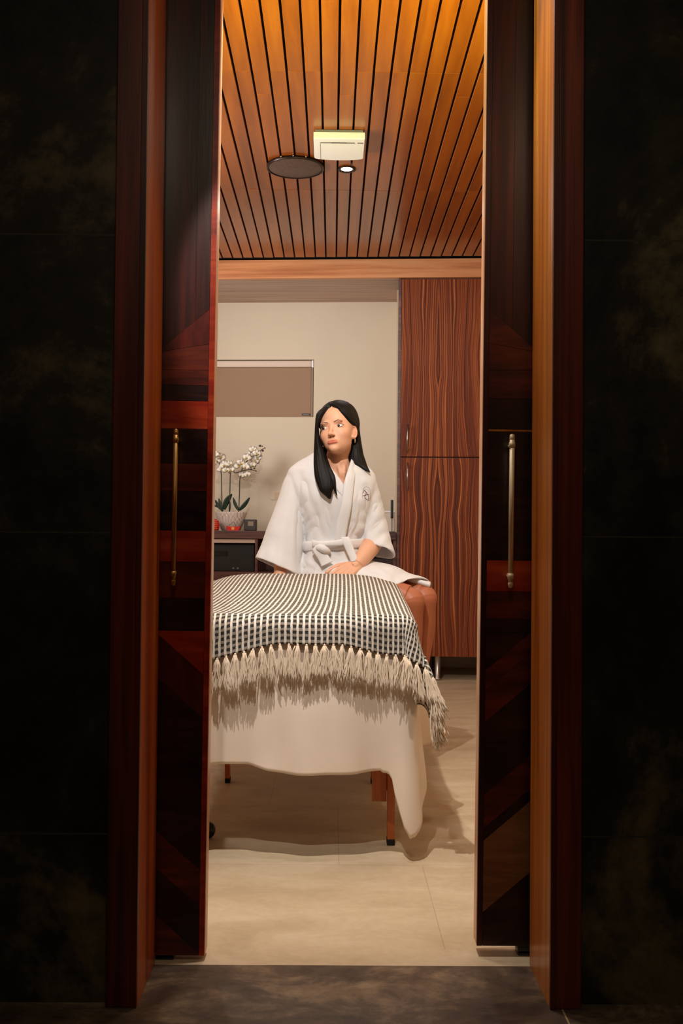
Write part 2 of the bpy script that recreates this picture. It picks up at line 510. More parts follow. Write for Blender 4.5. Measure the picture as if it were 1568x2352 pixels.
# door frame: jamb linings and casings
def frame_side(name, x, sgn, lab):
    t = empty(name, (x, YW, 0), lab); t['kind'] = 'structure'
    o = Vector((x, YW, 0))
    bm = BM(); a, b = sorted((x, x+sgn*0.012))
    box(bm, (a, YW-0.016, 0), (b, YT+0.006, HD), 0.0012)
    c = obj('jamb_lining', bm, M['jamb'] if sgn > 0 else M['jamb_red'], t); c.matrix_parent_inverse = Matrix.Translation(-o)
    bm = BM(); a, b = sorted((x+sgn*0.0122, x+sgn*0.062))
    box(bm, (a, YW-0.022, 0), (b, YW-0.0005, HD+0.05), 0.002)
    a, b = sorted((x+sgn*0.0005, x+sgn*0.0122))
    box(bm, (a, YW-0.024, 0), (b, YW-0.0165, HD+0.0), 0.0008)
    c = obj('casing', bm, M['casing'], t); c.matrix_parent_inverse = Matrix.Translation(-o)
    return t
frame_side('trim_1', XL, -1, 'dark red wooden door frame upright left of the doorway with orange inner lining')
frame_side('trim_2', XR, 1, 'dark red wooden door frame upright right of the doorway with golden inner lining')
bm = BM(); box(bm, (XL-0.012, YW-0.016, HD), (XR+0.012, YT+0.006, HD+0.012)); box(bm, (XL-0.062, YW-0.022, HD+0.0121), (XR+0.062, YW-0.0005, HD+0.06))
tag(obj('trim_3', bm, M['casing']), kind='structure')

# sliding doors
def sliding_door(name, edge, far, Yf, z0, flip, lab, hx, hy0, hy1, hm, hlab):
    """edge: x of the free edge; far: x of the hidden edge; planks cut as polygons in the front face"""
    thick = 0.045; z1 = HD+0.06
    w = abs(far-edge)
    zc = (z0+z1)/2
    t = BM()
    # local: u from free edge (0) to far (w); v = z ; front at y=0
    sg = -1 if far < edge else 1
    # core with pale edge
    box(t, (min(0, sg*0.008), 0.005, z0), (max(0, sg*0.008), thick, z1), 0.002, mi=4)
    box(t, (min(sg*0.0081, sg*w), 0.005, z0), (max(sg*0.0081, sg*w), thick, z1), mi=0)
    # stile on the free edge, covers front
    def plank(poly, mi, d=0.0):
        pp = [(sg*u, z) for u, z in poly]
        prism(t, pp, 'y', d, 0.006, mi)
    g = 0.0006
    plank([(0.001, z0), (0.013, z0), (0.013, z1), (0.001, z1)], 2 if sg < 0 else 5, -0.0004)
    def Z(py): return at((hx), py, Yf).z
    u0, u1 = 0.013+g, w
    if sg < 0:   # left door, horizontal boards
        bands = [(850, 885, 1), (885, 921, 0), (921, 985, 2), (985, 1065, 0), (1065, 1128, 1), (1128, 1219, 0), (1219, 1290, 2), (1290, 1374, 1), (1374, 1449, 0), (1449, 1520, 2)]
        top, bot = 850, 1449
    else:
        bands = [(850, 915, 1), (915, 986, 0), (986, 991, 6), (991, 1140, 0), (1140, 1287, 0), (1287, 1358, 2), (1358, 1421, 1), (1421, 1452, 0)]
        top, bot = 850, 1452
    ztop = Z(top); 
    for a, b, mi in bands:
        za, zb = Z(a)-g/2, Z(b)+g/2
        d = random.uniform(-0.0005, 0.0005)
        if b > bot: continue
        plank([(u0, za), (u1, za), (u1, zb), (u0, zb)], mi, d)
    zb0 = Z(bot)-g/2
    # lower diagonals fall from the far side to the free edge side
    slope = 0.86
    def cut(poly, u, z, s):
        """keep points with z' - z - s*(u'-u) <=0"""
        out = []
        f = lambda p: p[1]-z-s*(p[0]-u)
        for i in range(len(poly)):
            a, b = poly[i], poly[(i+1) % len(poly)]
            fa, fb = f(a), f(b)
            if fa <= 0: out.append(a)
            if fa*fb < 0:
                q = fa/(fa-fb); out.append((a[0]+(b[0]-a[0])*q, a[1]+(b[1]-a[1])*q))
        return out
    def neg(poly, u, z, s):
        out = []
        f = lambda p: -(p[1]-z-s*(p[0]-u))
        for i in range(len(poly)):
            a, b = poly[i], poly[(i+1) % len(poly)]
            fa, fb = f(a), f(b)
            if fa <= 0: out.append(a)
            if fa*fb < 0:
                q = fa/(fa-fb); out.append((a[0]+(b[0]-a[0])*q, a[1]+(b[1]-a[1])*q))
        return out
    low = [(u0, z0), (u1, z0), (u1, zb0), (u0, zb0)]
    # boards defined by the height at which their upper edge meets the free edge
    offs = [0.095, 0.19, 0.30, 0.44, 0.52, 0.60, 0.70, 0.82, 0.95, 1.1, 1.3]
    mats = [3, 0, 0, 0, 1, 0, 1, 0, 0, 1, 0] if sg < 0 else [1, 1, 0, 1, 0, 7, 0, 0, 1, 0, 0]
    if sg > 0: offs = [0.085, 0.13, 0.20, 0.36, 0.435, 0.462, 0.62, 0.72, 0.86, 1.0, 1.2]
    prev = 0.095 if sg < 0 else 0.085
    plank(neg(low, u0, zb0-prev+g/2, slope), 2 if sg < 0 else 0)
    for i, o in enumerate(offs[1:]):
        hi, lo = zb0-offs[i], zb0-o
        po = cut(low, u0, hi-g/2, slope); po = neg(po, u0, lo+g/2, slope)
        if len(po) >= 3: plank(po, mats[i], random.uniform(-0.0005, 0.0005))
    rest = cut(low, u0, zb0-offs[-1], slope)
    if len(rest) >= 3: plank(rest, 0)
    # upper part: upright boards over a diagonal fan
    zt0 = ztop+g/2
    if sg < 0:
        za = zt0+0.022; 
        fan = [(u0, zt0), (u1, zt0), (u1, z1), (u0, z1)]
        dgs = [(0.028, -0.9), (0.095, -0.95)]
    else:
        fan = [(u0, zt0), (u1, zt0), (u1, z1), (u0, z1)]
        dgs = [(0.03, -0.9), (0.11, -0.95)]
    p1 = cut(fan, u0, zt0+dgs[0][0]+0.03, dgs[0][1]*0.2); plank(p1, 1, 0.0002)
    r = neg(fan, u0, zt0+dgs[0][0]+0.03+g, dgs[0][1]*0.2)
    p2 = cut(r, u0, zt0+0.135, -0.85); plank(p2, 3 if sg < 0 else 1, -0.0002)
    r = neg(r, u0, zt0+0.135+g, -0.85)
    # upright boards
    cuts = [0.045, 0.15, 0.3] if sg < 0 else [0.065, 0.19, 0.32]
    prev = u0
    for i, c in enumerate(cuts+[w]):
        q = [p for p in r]
        # clip by vertical lines through tall slopes
        q2 = []
        def clipv(poly, u, keepleft):
            out = []
            f = (lambda p: p[0]-u) if keepleft else (lambda p: u-p[0])
            for i in range(len(poly)):
                a, b = poly[i], poly[(i+1) % len(poly)]
                fa, fb = f(a), f(b)
                if fa <= 0: out.append(a)
                if fa*fb < 0:
                    k = fa/(fa-fb); out.append((a[0]+(b[0]-a[0])*k, a[1]+(b[1]-a[1])*k))
            return out
        q = clipv(q, c-g/2, True); q = clipv(q, prev+g/2, False)
        if len(q) >= 3: plank(q, 5, random.uniform(-0.0005, 0.0005))
        prev = c
    th_ = R(0.35)
    d = obj(name, t, [M['door_dark'], M['door_brown'], M['door_red'], M['door_vert_b'], M['door_edge'], M['door_vert'], M['jamb'], M['door_gold']], None)
    d.location = (edge, Yf, 0)
    tag(d, lab, kind='structure')
    # handle
    hb = BM()
    a = at(hx, hy0, Yf-0.032); b = at(hx-2, hy1, Yf-0.032)
    lx = a.x-edge; za, zb = a.z, b.z
    yy = -0.032
    rr = 0.0052 if sg < 0 else 0.0058
    tube(hb, [(lx, yy, zb+0.02), (lx, yy, za-0.01)], rr, 16)
    for zz, s_ in ((za-0.028, 1), (zb+0.032, -1)):
        lathe(hb, [(0.0001, -0.007), (rr*1.22, -0.0065), (rr*1.28, 0), (rr*1.22, 0.0065), (0.0001, 0.007)], (lx, yy, zz), 20)
        tube(hb, [(lx, yy, zz), (lx, 0.002, zz)], rr*0.7, 12)
        lathe(hb, [(0.0001, 0.0), (rr*0.95, 0.001), (rr*1.05, 0.008), (rr*0.9, 0.016), (0.0001, 0.018)] if s_ > 0 else
              [(0.0001, -0.019), (rr*0.8, -0.017), (rr*1.0, -0.010), (rr*0.9, -0.004), (0.0001, 0.0)], (lx, yy, zz+s_*0.007), 16)
    hd = obj('door_handle', hb, hm, d, smooth=True)
    tag(hd, hlab)
    d.rotation_euler = (0, 0, 0)
    Mx = Matrix.Translation(Vector((edge, Yf, 1.0))) @ Matrix.Rotation(R(0.35), 4, 'Y') @ Matrix.Translation(Vector((0, 0, -1.0)))
    d.matrix_world = Mx
    # floor guide under the door
    gb = BM(); gx = sg*0.095
    box(gb, (gx-0.02, 0.005, 0.0005), (gx+0.02, 0.04, 0.012), 0.002)
    box(gb, (gx-0.02, 0.005, 0.004), (gx+0.02, 0.009, 0.02), 0.001)
    gd = obj('door_guide', gb, M['black']); gd.location = (edge+(0.012 if sg > 0 else 0.0), Yf, 0)
    gd['kind'] = 'structure'; gd.name = 'trim_5' if sg > 0 else 'trim_6'
    return d
M['door_vert_b'] = wood('dark_red_fan_wood', (44, 10, 8), (78, 20, 12), (112, 36, 18), (20, 20, 9), 0.35, 0.15)
M['door_gold'] = wood('tan_inlay_wood', (110, 66, 36), (138, 88, 50), (158, 106, 66), (5, 40, 40), 0.4)
sliding_door('door_1', at(487, 1220, 2.192).x, -1.1, 2.192, 0.012, False,
             'left sliding door of dark red inlaid planks with a thin brass pull', 403, 982, 1353, M['brass'], 'thin aged brass pull bar')
sliding_door('door_2', at(1105, 1220, 2.222).x, 1.12, 2.222, 0.024, True,
             'right sliding door of near black inlaid planks with a pale pull bar', 1175, 993, 1357, M['champagne'], 'pale champagne metal pull bar')

# ------------------------------------------------------------------ back of the room (turned by 4 degrees)
BR = R(-4.0)
pv = at(918, 1220, 6.3)
PV = Vector((pv.x, 6.3, 0))
RB = Matrix.Translation(PV) @ Matrix.Rotation(BR, 4, 'Z')
def place(o): o.location = PV; o.rotation_euler = (0, 0, BR); return o
def bl(x, y, v):
    """local back-wall coordinates (u, v, z) of an image position at local depth v"""
    d = rgt*((x-W/2)/F) + upv*(-(y-H/2)/F) + fwd
    inv = RB.inverted()
    e = inv @ EYE; dd = inv.to_3x3() @ d
    return e + dd*((v-e.y)/dd.y)

VB = 0.66       # back wall local depth
zb_top = bl(700, 596, -0.02).z; zb_bot = bl(700, 638.5, -0.02).z
win_r = bl(720, 890, VB).x; win_t = bl(640, 826, VB).z; win_b = bl(640, 958, VB).z; win_l = win_r-1.15
bm = BM()
box(bm, (-2.5, VB, 0), (win_l, VB+0.12, CZ)); box(bm, (win_r, VB, 0), (1.0, VB+0.12, CZ))
box(bm, (win_l, VB, 0), (win_r, VB+0.12, win_b)); box(bm, (win_l, VB, win_t), (win_r, VB+0.12, CZ))
tag(place(obj('wall_back', bm, M['paint'])), 'cream painted rear wall of the treatment room', kind='structure')
bm = BM(); box(bm, (-0.030, 0.30, 0), (-0.0205, VB, zb_bot-0.002))
tag(place(obj('trim_7', bm, M['paint_side'])), kind='structure')
bm = BM(); box(bm, (-2.5, -0.02, zb_bot), (0.95, 0.0, zb_top), 0.002)
box(bm, (-2.5, 0.0, zb_bot+0.001), (0.95, 0.02, zb_top))
tag(place(obj('trim_4', bm, M['beam'])), 'golden brown wooden beam across the rear of the slatted ceiling', kind='structure')
bm = BM(); box(bm, (-2.5, 0.0205, zb_bot+0.0005), (0.95, VB, zb_bot+0.02))
tag(place(obj('trim_8', bm, M['soffit'])), 'greyish brown wooden soffit between the beam and the rear wall', kind='structure')
# window
w = tag(empty('window_1', (0, 0, 0)), 'small high window recess in the rear wall behind the roller blind', kind='structure'); place(w)
bm = BM()
for a, b in (((win_l, VB+0.07, win_b), (win_r, VB+0.1, win_b+0.03)), ((win_l, VB+0.07, win_t-0.03), (win_r, VB+0.1, win_t)),
             ((win_l, VB+0.07, win_b+0.03), (win_l+0.03, VB+0.1, win_t-0.03)), ((win_r-0.03, VB+0.07, win_b+0.03), (win_r, VB+0.1, win_t-0.03))):
    box(bm, a, b, 0.002)
obj('window_frame', bm, M['grey_plastic'], w)
bm = BM(); box(bm, (win_l+0.03, VB+0.083, win_b+0.03), (win_r-0.03, VB+0.088, win_t-0.03))
obj('window_pane', bm, M['glass'], w)
bm = BM(); box(bm, (win_l-0.1, VB+0.3, win_b-0.1), (win_r+0.1, VB+0.31, win_t+0.1))
tag(place(obj('wall_outside', bm, M['dusk'])), kind='structure')
# roller blind
rb = empty('roller_blind', PV, 'taupe roller blind with pale aluminium cassette covering the high rear window', 'blind', rz=BR)
wr = win_r-0.003
bm = BM(); box(bm, (win_l+0.003, VB+0.004, win_t-0.052), (wr-0.014, VB+0.055, win_t-0.006), 0.006)
obj('cassette', bm, M['cassette'], rb)
bm = BM(); box(bm, (wr-0.013, VB+0.002, win_t-0.056), (wr, VB+0.057, win_t-0.004), 0.004)
obj('end_cap', bm, M['white_plastic'], rb)
bm = BM(); box(bm, (wr-0.016, VB+0.012, win_b+0.002), (wr-0.002, VB+0.04, win_t-0.0565), 0.001)
obj('side_guide', bm, plain('taupe_aluminium', (134, 110, 88), 0.5), rb)
bm = BM(); box(bm, (win_l+0.01, VB+0.018, win_b+0.004), (wr-0.018, VB+0.0195, win_t-0.053)); box(bm, (win_l+0.01, VB+0.014, win_b+0.002), (wr-0.018, VB+0.024, win_b+0.014), 0.002)
obj('blind_fabric', bm, M['blind'], rb)
a = bl(702, 952, VB+0.01)
bm = BM(); box(bm, (a.x-0.028, VB+0.008, a.z-0.0065), (a.x+0.028, VB+0.0138, a.z+0.0065), 0.002)
tg = obj('maker_tag', bm, M['black'], rb)
bm = BM(); box(bm, (a.x-0.020, VB+0.0072, a.z-0.0018), (a.x+0.024, VB+0.0079, a.z+0.0022))
obj('tag_lettering', bm, M['grey_plastic'], tg)

# wardrobe
wd = empty('tall_cabinet', PV, 'tall zebra striped wooden cabinet with two doors and steel legs at the right rear', 'cabinet', rz=BR)
cb = bl(1000, 1508, 0).z; cm = bl(1000, 1050.5, 0).z; ct = zb_bot-0.004
CW = 0.60
bm = BM(); box(bm, (0.0, 0.022, cb), (CW, VB-0.003, ct)); box(bm, (-0.020, 0.0, cb), (-0.0005, VB-0.003, ct), 0.001)
obj('carcass', bm, M['console'], wd)
def cab_door(z0, z1, hy):
    bm = BM(); box(bm, (0.002, 0.0, z0), (CW-0.002, 0.0205, z1), 0.0012)
    d = obj('door', bm, M['zebra'], wd)
    p, q = bl(936, hy[0], -0.03), bl(935, hy[1], -0.03)
    x = (p.x+q.x)/2
    bm = BM()
    tube(bm, [(x, -0.030, p.z), (x, -0.030, q.z)], 0.0055, 14)
    for z in (p.z-0.02, q.z+0.02): tube(bm, [(x, -0.030, z), (x, 0.0005, z)], 0.004, 10)
    obj('handle', bm, M['steel'], d, smooth=True)
cab_door(cm+0.004, ct-0.003, (975, 1039)); cab_door(cb, cm-0.004, (1063, 1126))
for u in (0.045, 0.245, 0.55):
    for v in (0.06, 0.56):
        bm = BM(); lathe(bm, [(0.021, cb), (0.021, 0.018), (0.027, 0.014), (0.028, 0.0), (0.0001, 0.0)], (u, v, 0), 20)
        obj('leg', bm, M['steel'], wd, smooth=True)

# console along the rear wall
cs = empty('console_cabinet', PV, 'dark wooden console with an open black compartment along the rear wall', 'cabinet', rz=BR)
VC = 0.20
ctop = bl(540, 1219, VC).z; cth = 0.052
CE = -0.024
bm = BM(); box(bm, (-2.3, VC, ctop-cth), (CE, VB-0.002, ctop), 0.003)
obj('worktop', bm, M['console'], cs)
pL = bl(585, 1280, VC+0.01).x; nz1 = bl(540, 1247, VC+0.01).z; nz0 = bl(540, 1313, VC+0.01).z
bm = BM()
box(bm, (-2.3, VC+0.012, 0.10), (CE, VC+0.03, nz0-0.02)); box(bm, (-2.3, VC+0.012, nz0-0.02), (CE, VB-0.01, nz0))
box(bm, (pL, VC+0.012, nz0), (pL+0.018, VB-0.01, ctop-cth-0.001)); box(bm, (CE-0.02, VC+0.012, nz0), (CE, VB-0.01, ctop-cth-0.001))
box(bm, (-1.75, VC+0.012, nz0), (-1.73, VB-0.01, ctop-cth-0.001)); box(bm, (-1.73, VB-0.03, nz0), (CE-0.02, VB-0.01, ctop-cth-0.001))
box(bm, (-2.28, VC+0.05, 0.0), (CE-0.01, VC+0.07, 0.10))
obj('carcass', bm, M['console'], cs)
bm = BM(); box(bm, (-1.73, VC+0.014, nz1), (pL, VC+0.03, ctop-cth-0.004), 0.001)
obj('drawer_rail', bm, M['soffit'], cs)
# black electronic box in the compartment
eb = empty('stereo_receiver', RB @ Vector((pL-0.24, VC+0.08, nz0)), 'black electronic box inside the console compartment below the orchid', 'stereo', rz=BR)
bm = BM(); box(bm, (-0.235, -0.02, 0.0005), (0.23, 0.32, nz1-nz0-0.006), 0.004)
obj('housing', bm, M['black'], eb)
bm = BM(); box(bm, (-0.2, -0.0235, 0.1), (0.05, -0.0205, 0.135), 0.001)
obj('display', bm, plain('dark_display', (20, 20, 24), 0.1), eb)
for dx in (0.09, 0.12):
    bm = BM(); lathe(bm, [(0.006, -0.021), (0.006, -0.027), (0.0001, -0.028)], (dx, 0, 0.02), 14, axis='y')
    obj('knob', bm, M['grey_plastic'], eb, smooth=True)
    
# wall socket
a = bl(637, 1138, VB)
ws = empty('wall_socket', RB @ Vector((a.x+0.01, VB, a.z)), 'flat beige wall socket behind the seated woman\'s right arm', 'socket', rz=BR)
bm = BM(); box(bm, (-0.055, -0.008, -0.032), (0.055, -0.0005, 0.032), 0.003); obj('cover_plate', bm, M['paint'], ws)
bm = BM(); box(bm, (-0.03, -0.0105, -0.020), (0.03, -0.0082, 0.020), 0.001); obj('switch_insert', bm, M['paint_side'], ws)

# things on the console
def onc(x, v): 
    a = bl(x, 1218, v); return RB @ Vector((a.x, v, ctop))
# translucent storage box with a dark stick
sb = empty('storage_box', onc(893, 0.42), 'pale frosted storage box on the console beside the tall cabinet', 'box', rz=BR)
hh = bl(893, 1174, 0.42).z-ctop
bm = BM(); box(bm, (-0.075, -0.05, 0.0005), (0.035, 0.08, hh-0.012), 0.004); obj('body', bm, M['frost'], sb)
bm = BM(); box(bm, (-0.079, -0.054, hh-0.0115), (0.039, 0.084, hh), 0.003); obj('lid', bm, M['white_plastic'], sb)
dl = empty('handset_stand', onc(899.5, 0.33), 'thin black upright handset on a slim grey stand before the pale storage box', 'handset', rz=BR)
ha, hb = bl(899, 1191, 0.33).z-ctop, bl(899, 1148, 0.33).z-ctop
bm = BM(); lathe(bm, [(0.0001, 0.0005), (0.020, 0.0005), (0.020, 0.004), (0.003, 0.006), (0.0028, ha), (0.0001, ha)], (0, 0, 0), 18)
obj('stand', bm, M['grey_plastic'], dl, smooth=True)
bm = BM(); box(bm, (-0.009, -0.008, ha+0.0005), (0.009, 0.008, hb), 0.005)
obj('handset', bm, M['black'], dl)

# orchid
OV = 0.38
oc = empty('potted_orchid', onc(530, OV), 'white moth orchid with three stems in a ribbed pale oval pot', 'plant', rz=BR)
def ol(x, y, dv=0.0):
    p = bl(x, y, OV+dv); b = bl(530, 1218, OV)
    return Vector((p.x-b.x, dv, p.z-ctop))
ht = ol(530, 1176).z; rw = (ol(566, 1180)-ol(494, 1180)).x/2
bm = BM()
prof = [(0.0001, 0.0005), (rw*0.52, 0.0005), (rw*0.60, 0.004), (rw*0.85, ht*0.5), (rw, ht*0.93), (rw, ht), (rw*0.94, ht), (rw*0.90, ht*0.85), (0.0001, ht*0.8)]
lathe(bm, prof, (0, 0, 0), 64)
for v in bm.verts: v.co.y *= 0.7
obj('pot', bm, M['pot'], oc, smooth=True)
bm = BM(); lathe(bm, [(rw*0.89, ht*0.86), (rw*0.5, ht*0.95), (0.0001, ht*0.97)], (0, 0, 0), 32)
for v in bm.verts: v.co.y *= 0.7
obj('moss', bm, M['soil'], oc, smooth=True)
def leaf(a, b, wid, bend):
    a = Vector(a); b = Vector(b); bm = BM()
    d = (b-a); sidev = Vector((d.z, 0.35*d.length, -d.x)).normalized()
    n = 12; rs = []
    for i in range(n+1):
        t = i/n
        c = a.lerp(b, t)+Vector((bend[0], bend[1], bend[2]))*math.sin(math.pi*t)
        w_ = wid*(math.sin(math.pi*min(1, t*0.86+0.12))**0.7)*(1 if t < 1 else 0.1)
        nn = sidev.cross(d.normalized())
        ring = [c-sidev*w_, c-sidev*w_*0.5-nn*0.003, c-nn*0.006*1, c+sidev*w_*0.5-nn*0.003, c+sidev*w_, c+sidev*w_*0.5+nn*0.0012, c-nn*0.002, c-sidev*w_*0.5+nn*0.0012]
        rs.append(ring)
    rings(bm, rs)
    return obj('leaf', bm, M['leaf'], oc, smooth=True)
for a, b, w_, be in (((512, 1174), (494, 1148), .012, (-.006, 0, .0)), ((512, 1174), (502, 1144), .011, (-.002, 0, 0)), ((509, 1168), (488, 1161), .009, (0, 0, .006)),
                     ((514, 1170), (533, 1134), .020, (-.008, 0, .004)), ((547, 1172), (535, 1142), .011, (-.004, 0, 0)), ((549, 1172), (574, 1142), .014, (.0, 0, -.006)), ((527, 1174), (528, 1150), .008, (0, 0, 0))):
    leaf(ol(*a), ol(*b, random.uniform(-0.03, 0.01)), w_, be)
def stem(pts, r=0.0035):
    bm = BM(); tube(bm, [ol(*p) for p in pts], [r]*(len(pts)-1)+[r*0.5], 8, n=24)
    return obj('stem', bm, M['stem'], oc, smooth=True)
stem([(510, 1176), (509, 1130), (508, 1090), (503, 1062), (497, 1045, .02)])
stem([(527, 1176), (528, 1120), (530, 1080), (540, 1086, -.02), (556, 1082, -.03), (570, 1079, -.03), (587, 1081, -.03)])
stem([(548, 1176), (550, 1130), (551, 1098), (558, 1072, .02), (572, 1054, .02), (590, 1040, .02), (607, 1029, .02)])
fl = bmesh.new()
def flower(bm, c, yaw, pitch, sc=1.0, roll=0.0):
    Mx = Matrix.Translation(Vector(c)) @ Matrix.Rotation(yaw, 4, 'Z') @ Matrix.Rotation(pitch, 4, 'X') @ Matrix.Rotation(roll, 4, 'Y')
    for ang, ln, wd_, mi in ((90, .022, .0095, 0), (210, .021, .009, 0), (330, .021, .009, 0), (8, .024, .0165, 0), (172, .024, .0165, 0), (270, .011, .006, 1)):
        a = R(ang); dr = Vector((math.cos(a), 0, math.sin(a))); sd = Vector((-dr.z, 0, dr.x))
        rs = []
        for i in range(7):
            t = i/6; w_ = wd_*max(0.12, math.sin(math.pi*(0.08+0.9*t)))**0.6 if t < 1 else wd_*0.15
            cc = dr*ln*t+Vector((0, -0.006*math.sin(math.pi*t)-(0.004 if mi else 0), 0))
            rs.append([Mx @ (p*sc) for p in (cc-sd*w_, cc+Vector((0, -0.0015, 0)), cc+sd*w_, cc+Vector((0, 0.0012, 0)))])
        rings(bm, rs, mi=mi)
def add_flower(x, y, yaw, pitch, sc, dv):
    bm = BM(); flower(bm, (0, 0, 0), yaw, pitch, sc, random.uniform(-0.4, 0.4))
    o = obj('flower', bm, [M['petal'], M['lip']], oc, smooth=True); o.location = ol(x, y, dv); return o
for x, y in ((495, 1043), (507, 1050), (490, 1066), (498, 1058), (507, 1078), (515, 1068), (527, 1066), (531, 1080), (519, 1080), (548, 1070), (553, 1063), (567, 1051), (581, 1033), (574, 1046),
             (586, 1058), (594, 1052), (568, 1090), (555, 1091), (565, 1072), (590, 1042), (580, 1068)):
    add_flower(x, y, random.uniform(-0.7, 0.7), random.uniform(-0.4, 0.3), random.uniform(1.15, 1.5), random.uniform(-0.05, 0.0))
for x, y, r_ in ((597, 1024, .009), (603, 1035, .009), (608, 1029, .005), (584, 1043, .007), (569, 1068, .008), (577, 1078, .008), (584, 1076, .007), (588, 1082, .005), (602, 1025, .005), (593, 1038, .006)):
    bm = BM(); ellipsoid(bm, (0, 0, 0), (r_, r_*0.8, r_*0.85), 12)
    o = obj('bud', bm, M['bud'], oc, smooth=True); o.location = ol(x, y, -0.02)

# red lantern and red ornament
def tl(e, x, y, v):
    return None
V2 = 0.27
ln = empty('red_lantern', onc(492, V2), 'red lacquered lantern with gold marks beside the left sliding door edge', 'lantern', rz=BR)
hh = bl(492, 1192, V2).z-ctop; rl = 0.033
bm = BM()
pr = [(0.0001, 0.0005), (rl*0.7, 0.0005)]
for i in range(33):
    t = i/32; pr.append((rl*(0.86+0.14*math.sin(math.pi*t))+0.0012*abs(math.sin(5*math.pi*t)), 0.002+t*(hh-0.012)))
pr += [(rl*0.7, hh-0.006), (rl*0.3, hh), (0.0001, hh)]
lathe(bm, pr, (0, 0, 0), 32); obj('body', bm, M['red'], ln, smooth=True)
for i in range(5):
    bm = BM(); z = 0.012+i*(hh-0.024)/4
    a = -1.57
    tube(bm, [(math.cos(a+q)*(rl+0.0025), math.sin(a+q)*(rl+0.0025), z+0.003*math.sin(q*9)) for q in (-0.7, -0.4, -0.1, 0.2, 0.5, 0.8)], 0.0014, 6, n=16)
    obj('gold_mark', bm, M['gold'], ln, smooth=True)
od = empty('red_ornament', onc(535.5, V2), 'small red boat shaped ornament with a gold star in front of the orchid pot', 'ornament', rz=BR)
hw = (bl(552, 1212, V2)-bl(519, 1212, V2)).x/2; hh = bl(535, 1208, V2).z-ctop
bm = BM(); prism(bm, [(-hw*0.8, 0.0005), (hw*0.8, 0.0005), (hw, hh), (hw*0.3, hh*0.85), (-hw*0.3, hh*0.85), (-hw, hh)], 'y', -0.014, 0.014)
obj('body', bm, M['red'], od)
bm = BM(); star = []
for i in range(10):
    r_ = (hh*0.5 if i % 2 == 0 else hh*0.24); a = math.pi/2+i*math.pi/5; star.append((r_*math.cos(a), hh*0.5+r_*math.sin(a)))
prism(bm, star, 'y', -0.0165, -0.0142); obj('star', bm, M['gold'], od)
bm = BM(); tube(bm, [(-hw*0.75, 0, hh), (-hw*0.3, 0, hh+0.014), (0, 0, hh+0.026), (hw*0.25, 0, hh+0.012), (hw*0.35, 0, hh*0.9)], 0.0012, 6, n=16)
obj('hanging_cord', bm, M['black'], od, smooth=True)
# grey desk clock
ck = empty('desk_clock', onc(575, 0.36), 'small dark grey desk clock right of the orchid pot', 'clock', rz=BR)
hw = (bl(590, 1205, .36)-bl(562, 1205, .36)).x/2; hh = bl(575, 1193, .36).z-ctop
bm = BM(); box(bm, (-hw, -0.02, 0.0005), (hw, 0.03, hh), 0.006)
obj('body', bm, plain('dark_grey_brown', (50, 40, 34), 0.5), ck)
bm = BM(); box(bm, (-hw*0.35, -0.0225, hh*0.42), (hw*0.55, -0.0202, hh*0.82), 0.001); obj('screen', bm, plain('pale_lcd', (140, 122, 104), 0.3), ck)

# ------------------------------------------------------------------ ceiling fittings
def onceil(x, y, z): 
    d = rgt*((x-W/2)/F) + upv*(-(y-H/2)/F) + fwd
    return EYE + d*((z-EYE.z)/d.z)
c = onceil(678, 387, CZ-0.012)
r_ = 133/2/F*c.y
sp = empty('ceiling_speaker', (c.x, c.y, CZ), 'round dark bronze ceiling speaker left of the white fan unit', 'speaker')
bm = BM(); lathe(bm, [(r_*0.93, -0.010), (r_*0.96, -0.015), (r_, -0.014), (r_, -0.0005), (r_*0.93, -0.0005)], (0, 0, 0), 64); obj('rim', bm, M['bronze_rim'], sp, smooth=True)
bm = BM(); lathe(bm, [(0.0001, -0.014), (r_*0.9, -0.012), (r_*0.93, -0.0105), (r_*0.93, -0.001), (0.0001, -0.001)], (0, 0, 0), 64); obj('grille', bm, M['bronze'], sp, smooth=True)
for dx in (-0.45, -0.03, 0.4):
    bm = BM(); ellipsoid(bm, (dx*r_, -r_*math.sqrt(1-dx*dx)-0.006, -0.004), (0.004, 0.004, 0.004), 10); obj('screw', bm, M['steel'], sp, smooth=True)
c = onceil(796, 388, CZ)
r_ = 42/2/F*c.y
dn = empty('ceiling_downlight', (c.x, c.y, CZ), 'small lit recessed downlight just behind the white fan unit', 'ceiling light')
bm = BM(); lathe(bm, [(r_*0.60, 0.004), (r_*0.66, -0.003), (r_*0.97, -0.006), (r_, -0.0005), (r_*0.6, -0.0005)], (0, 0, 0), 40); obj('trim_ring', bm, M['bronze_rim'], dn, smooth=True)
bm = BM(); lathe(bm, [(0.0001, -0.004), (r_*0.5, -0.0035), (r_*0.62, -0.0015), (0.0001, -0.001)], (0, 0, 0), 32); obj('lamp_lens', bm, M['lamp'], dn, smooth=True)
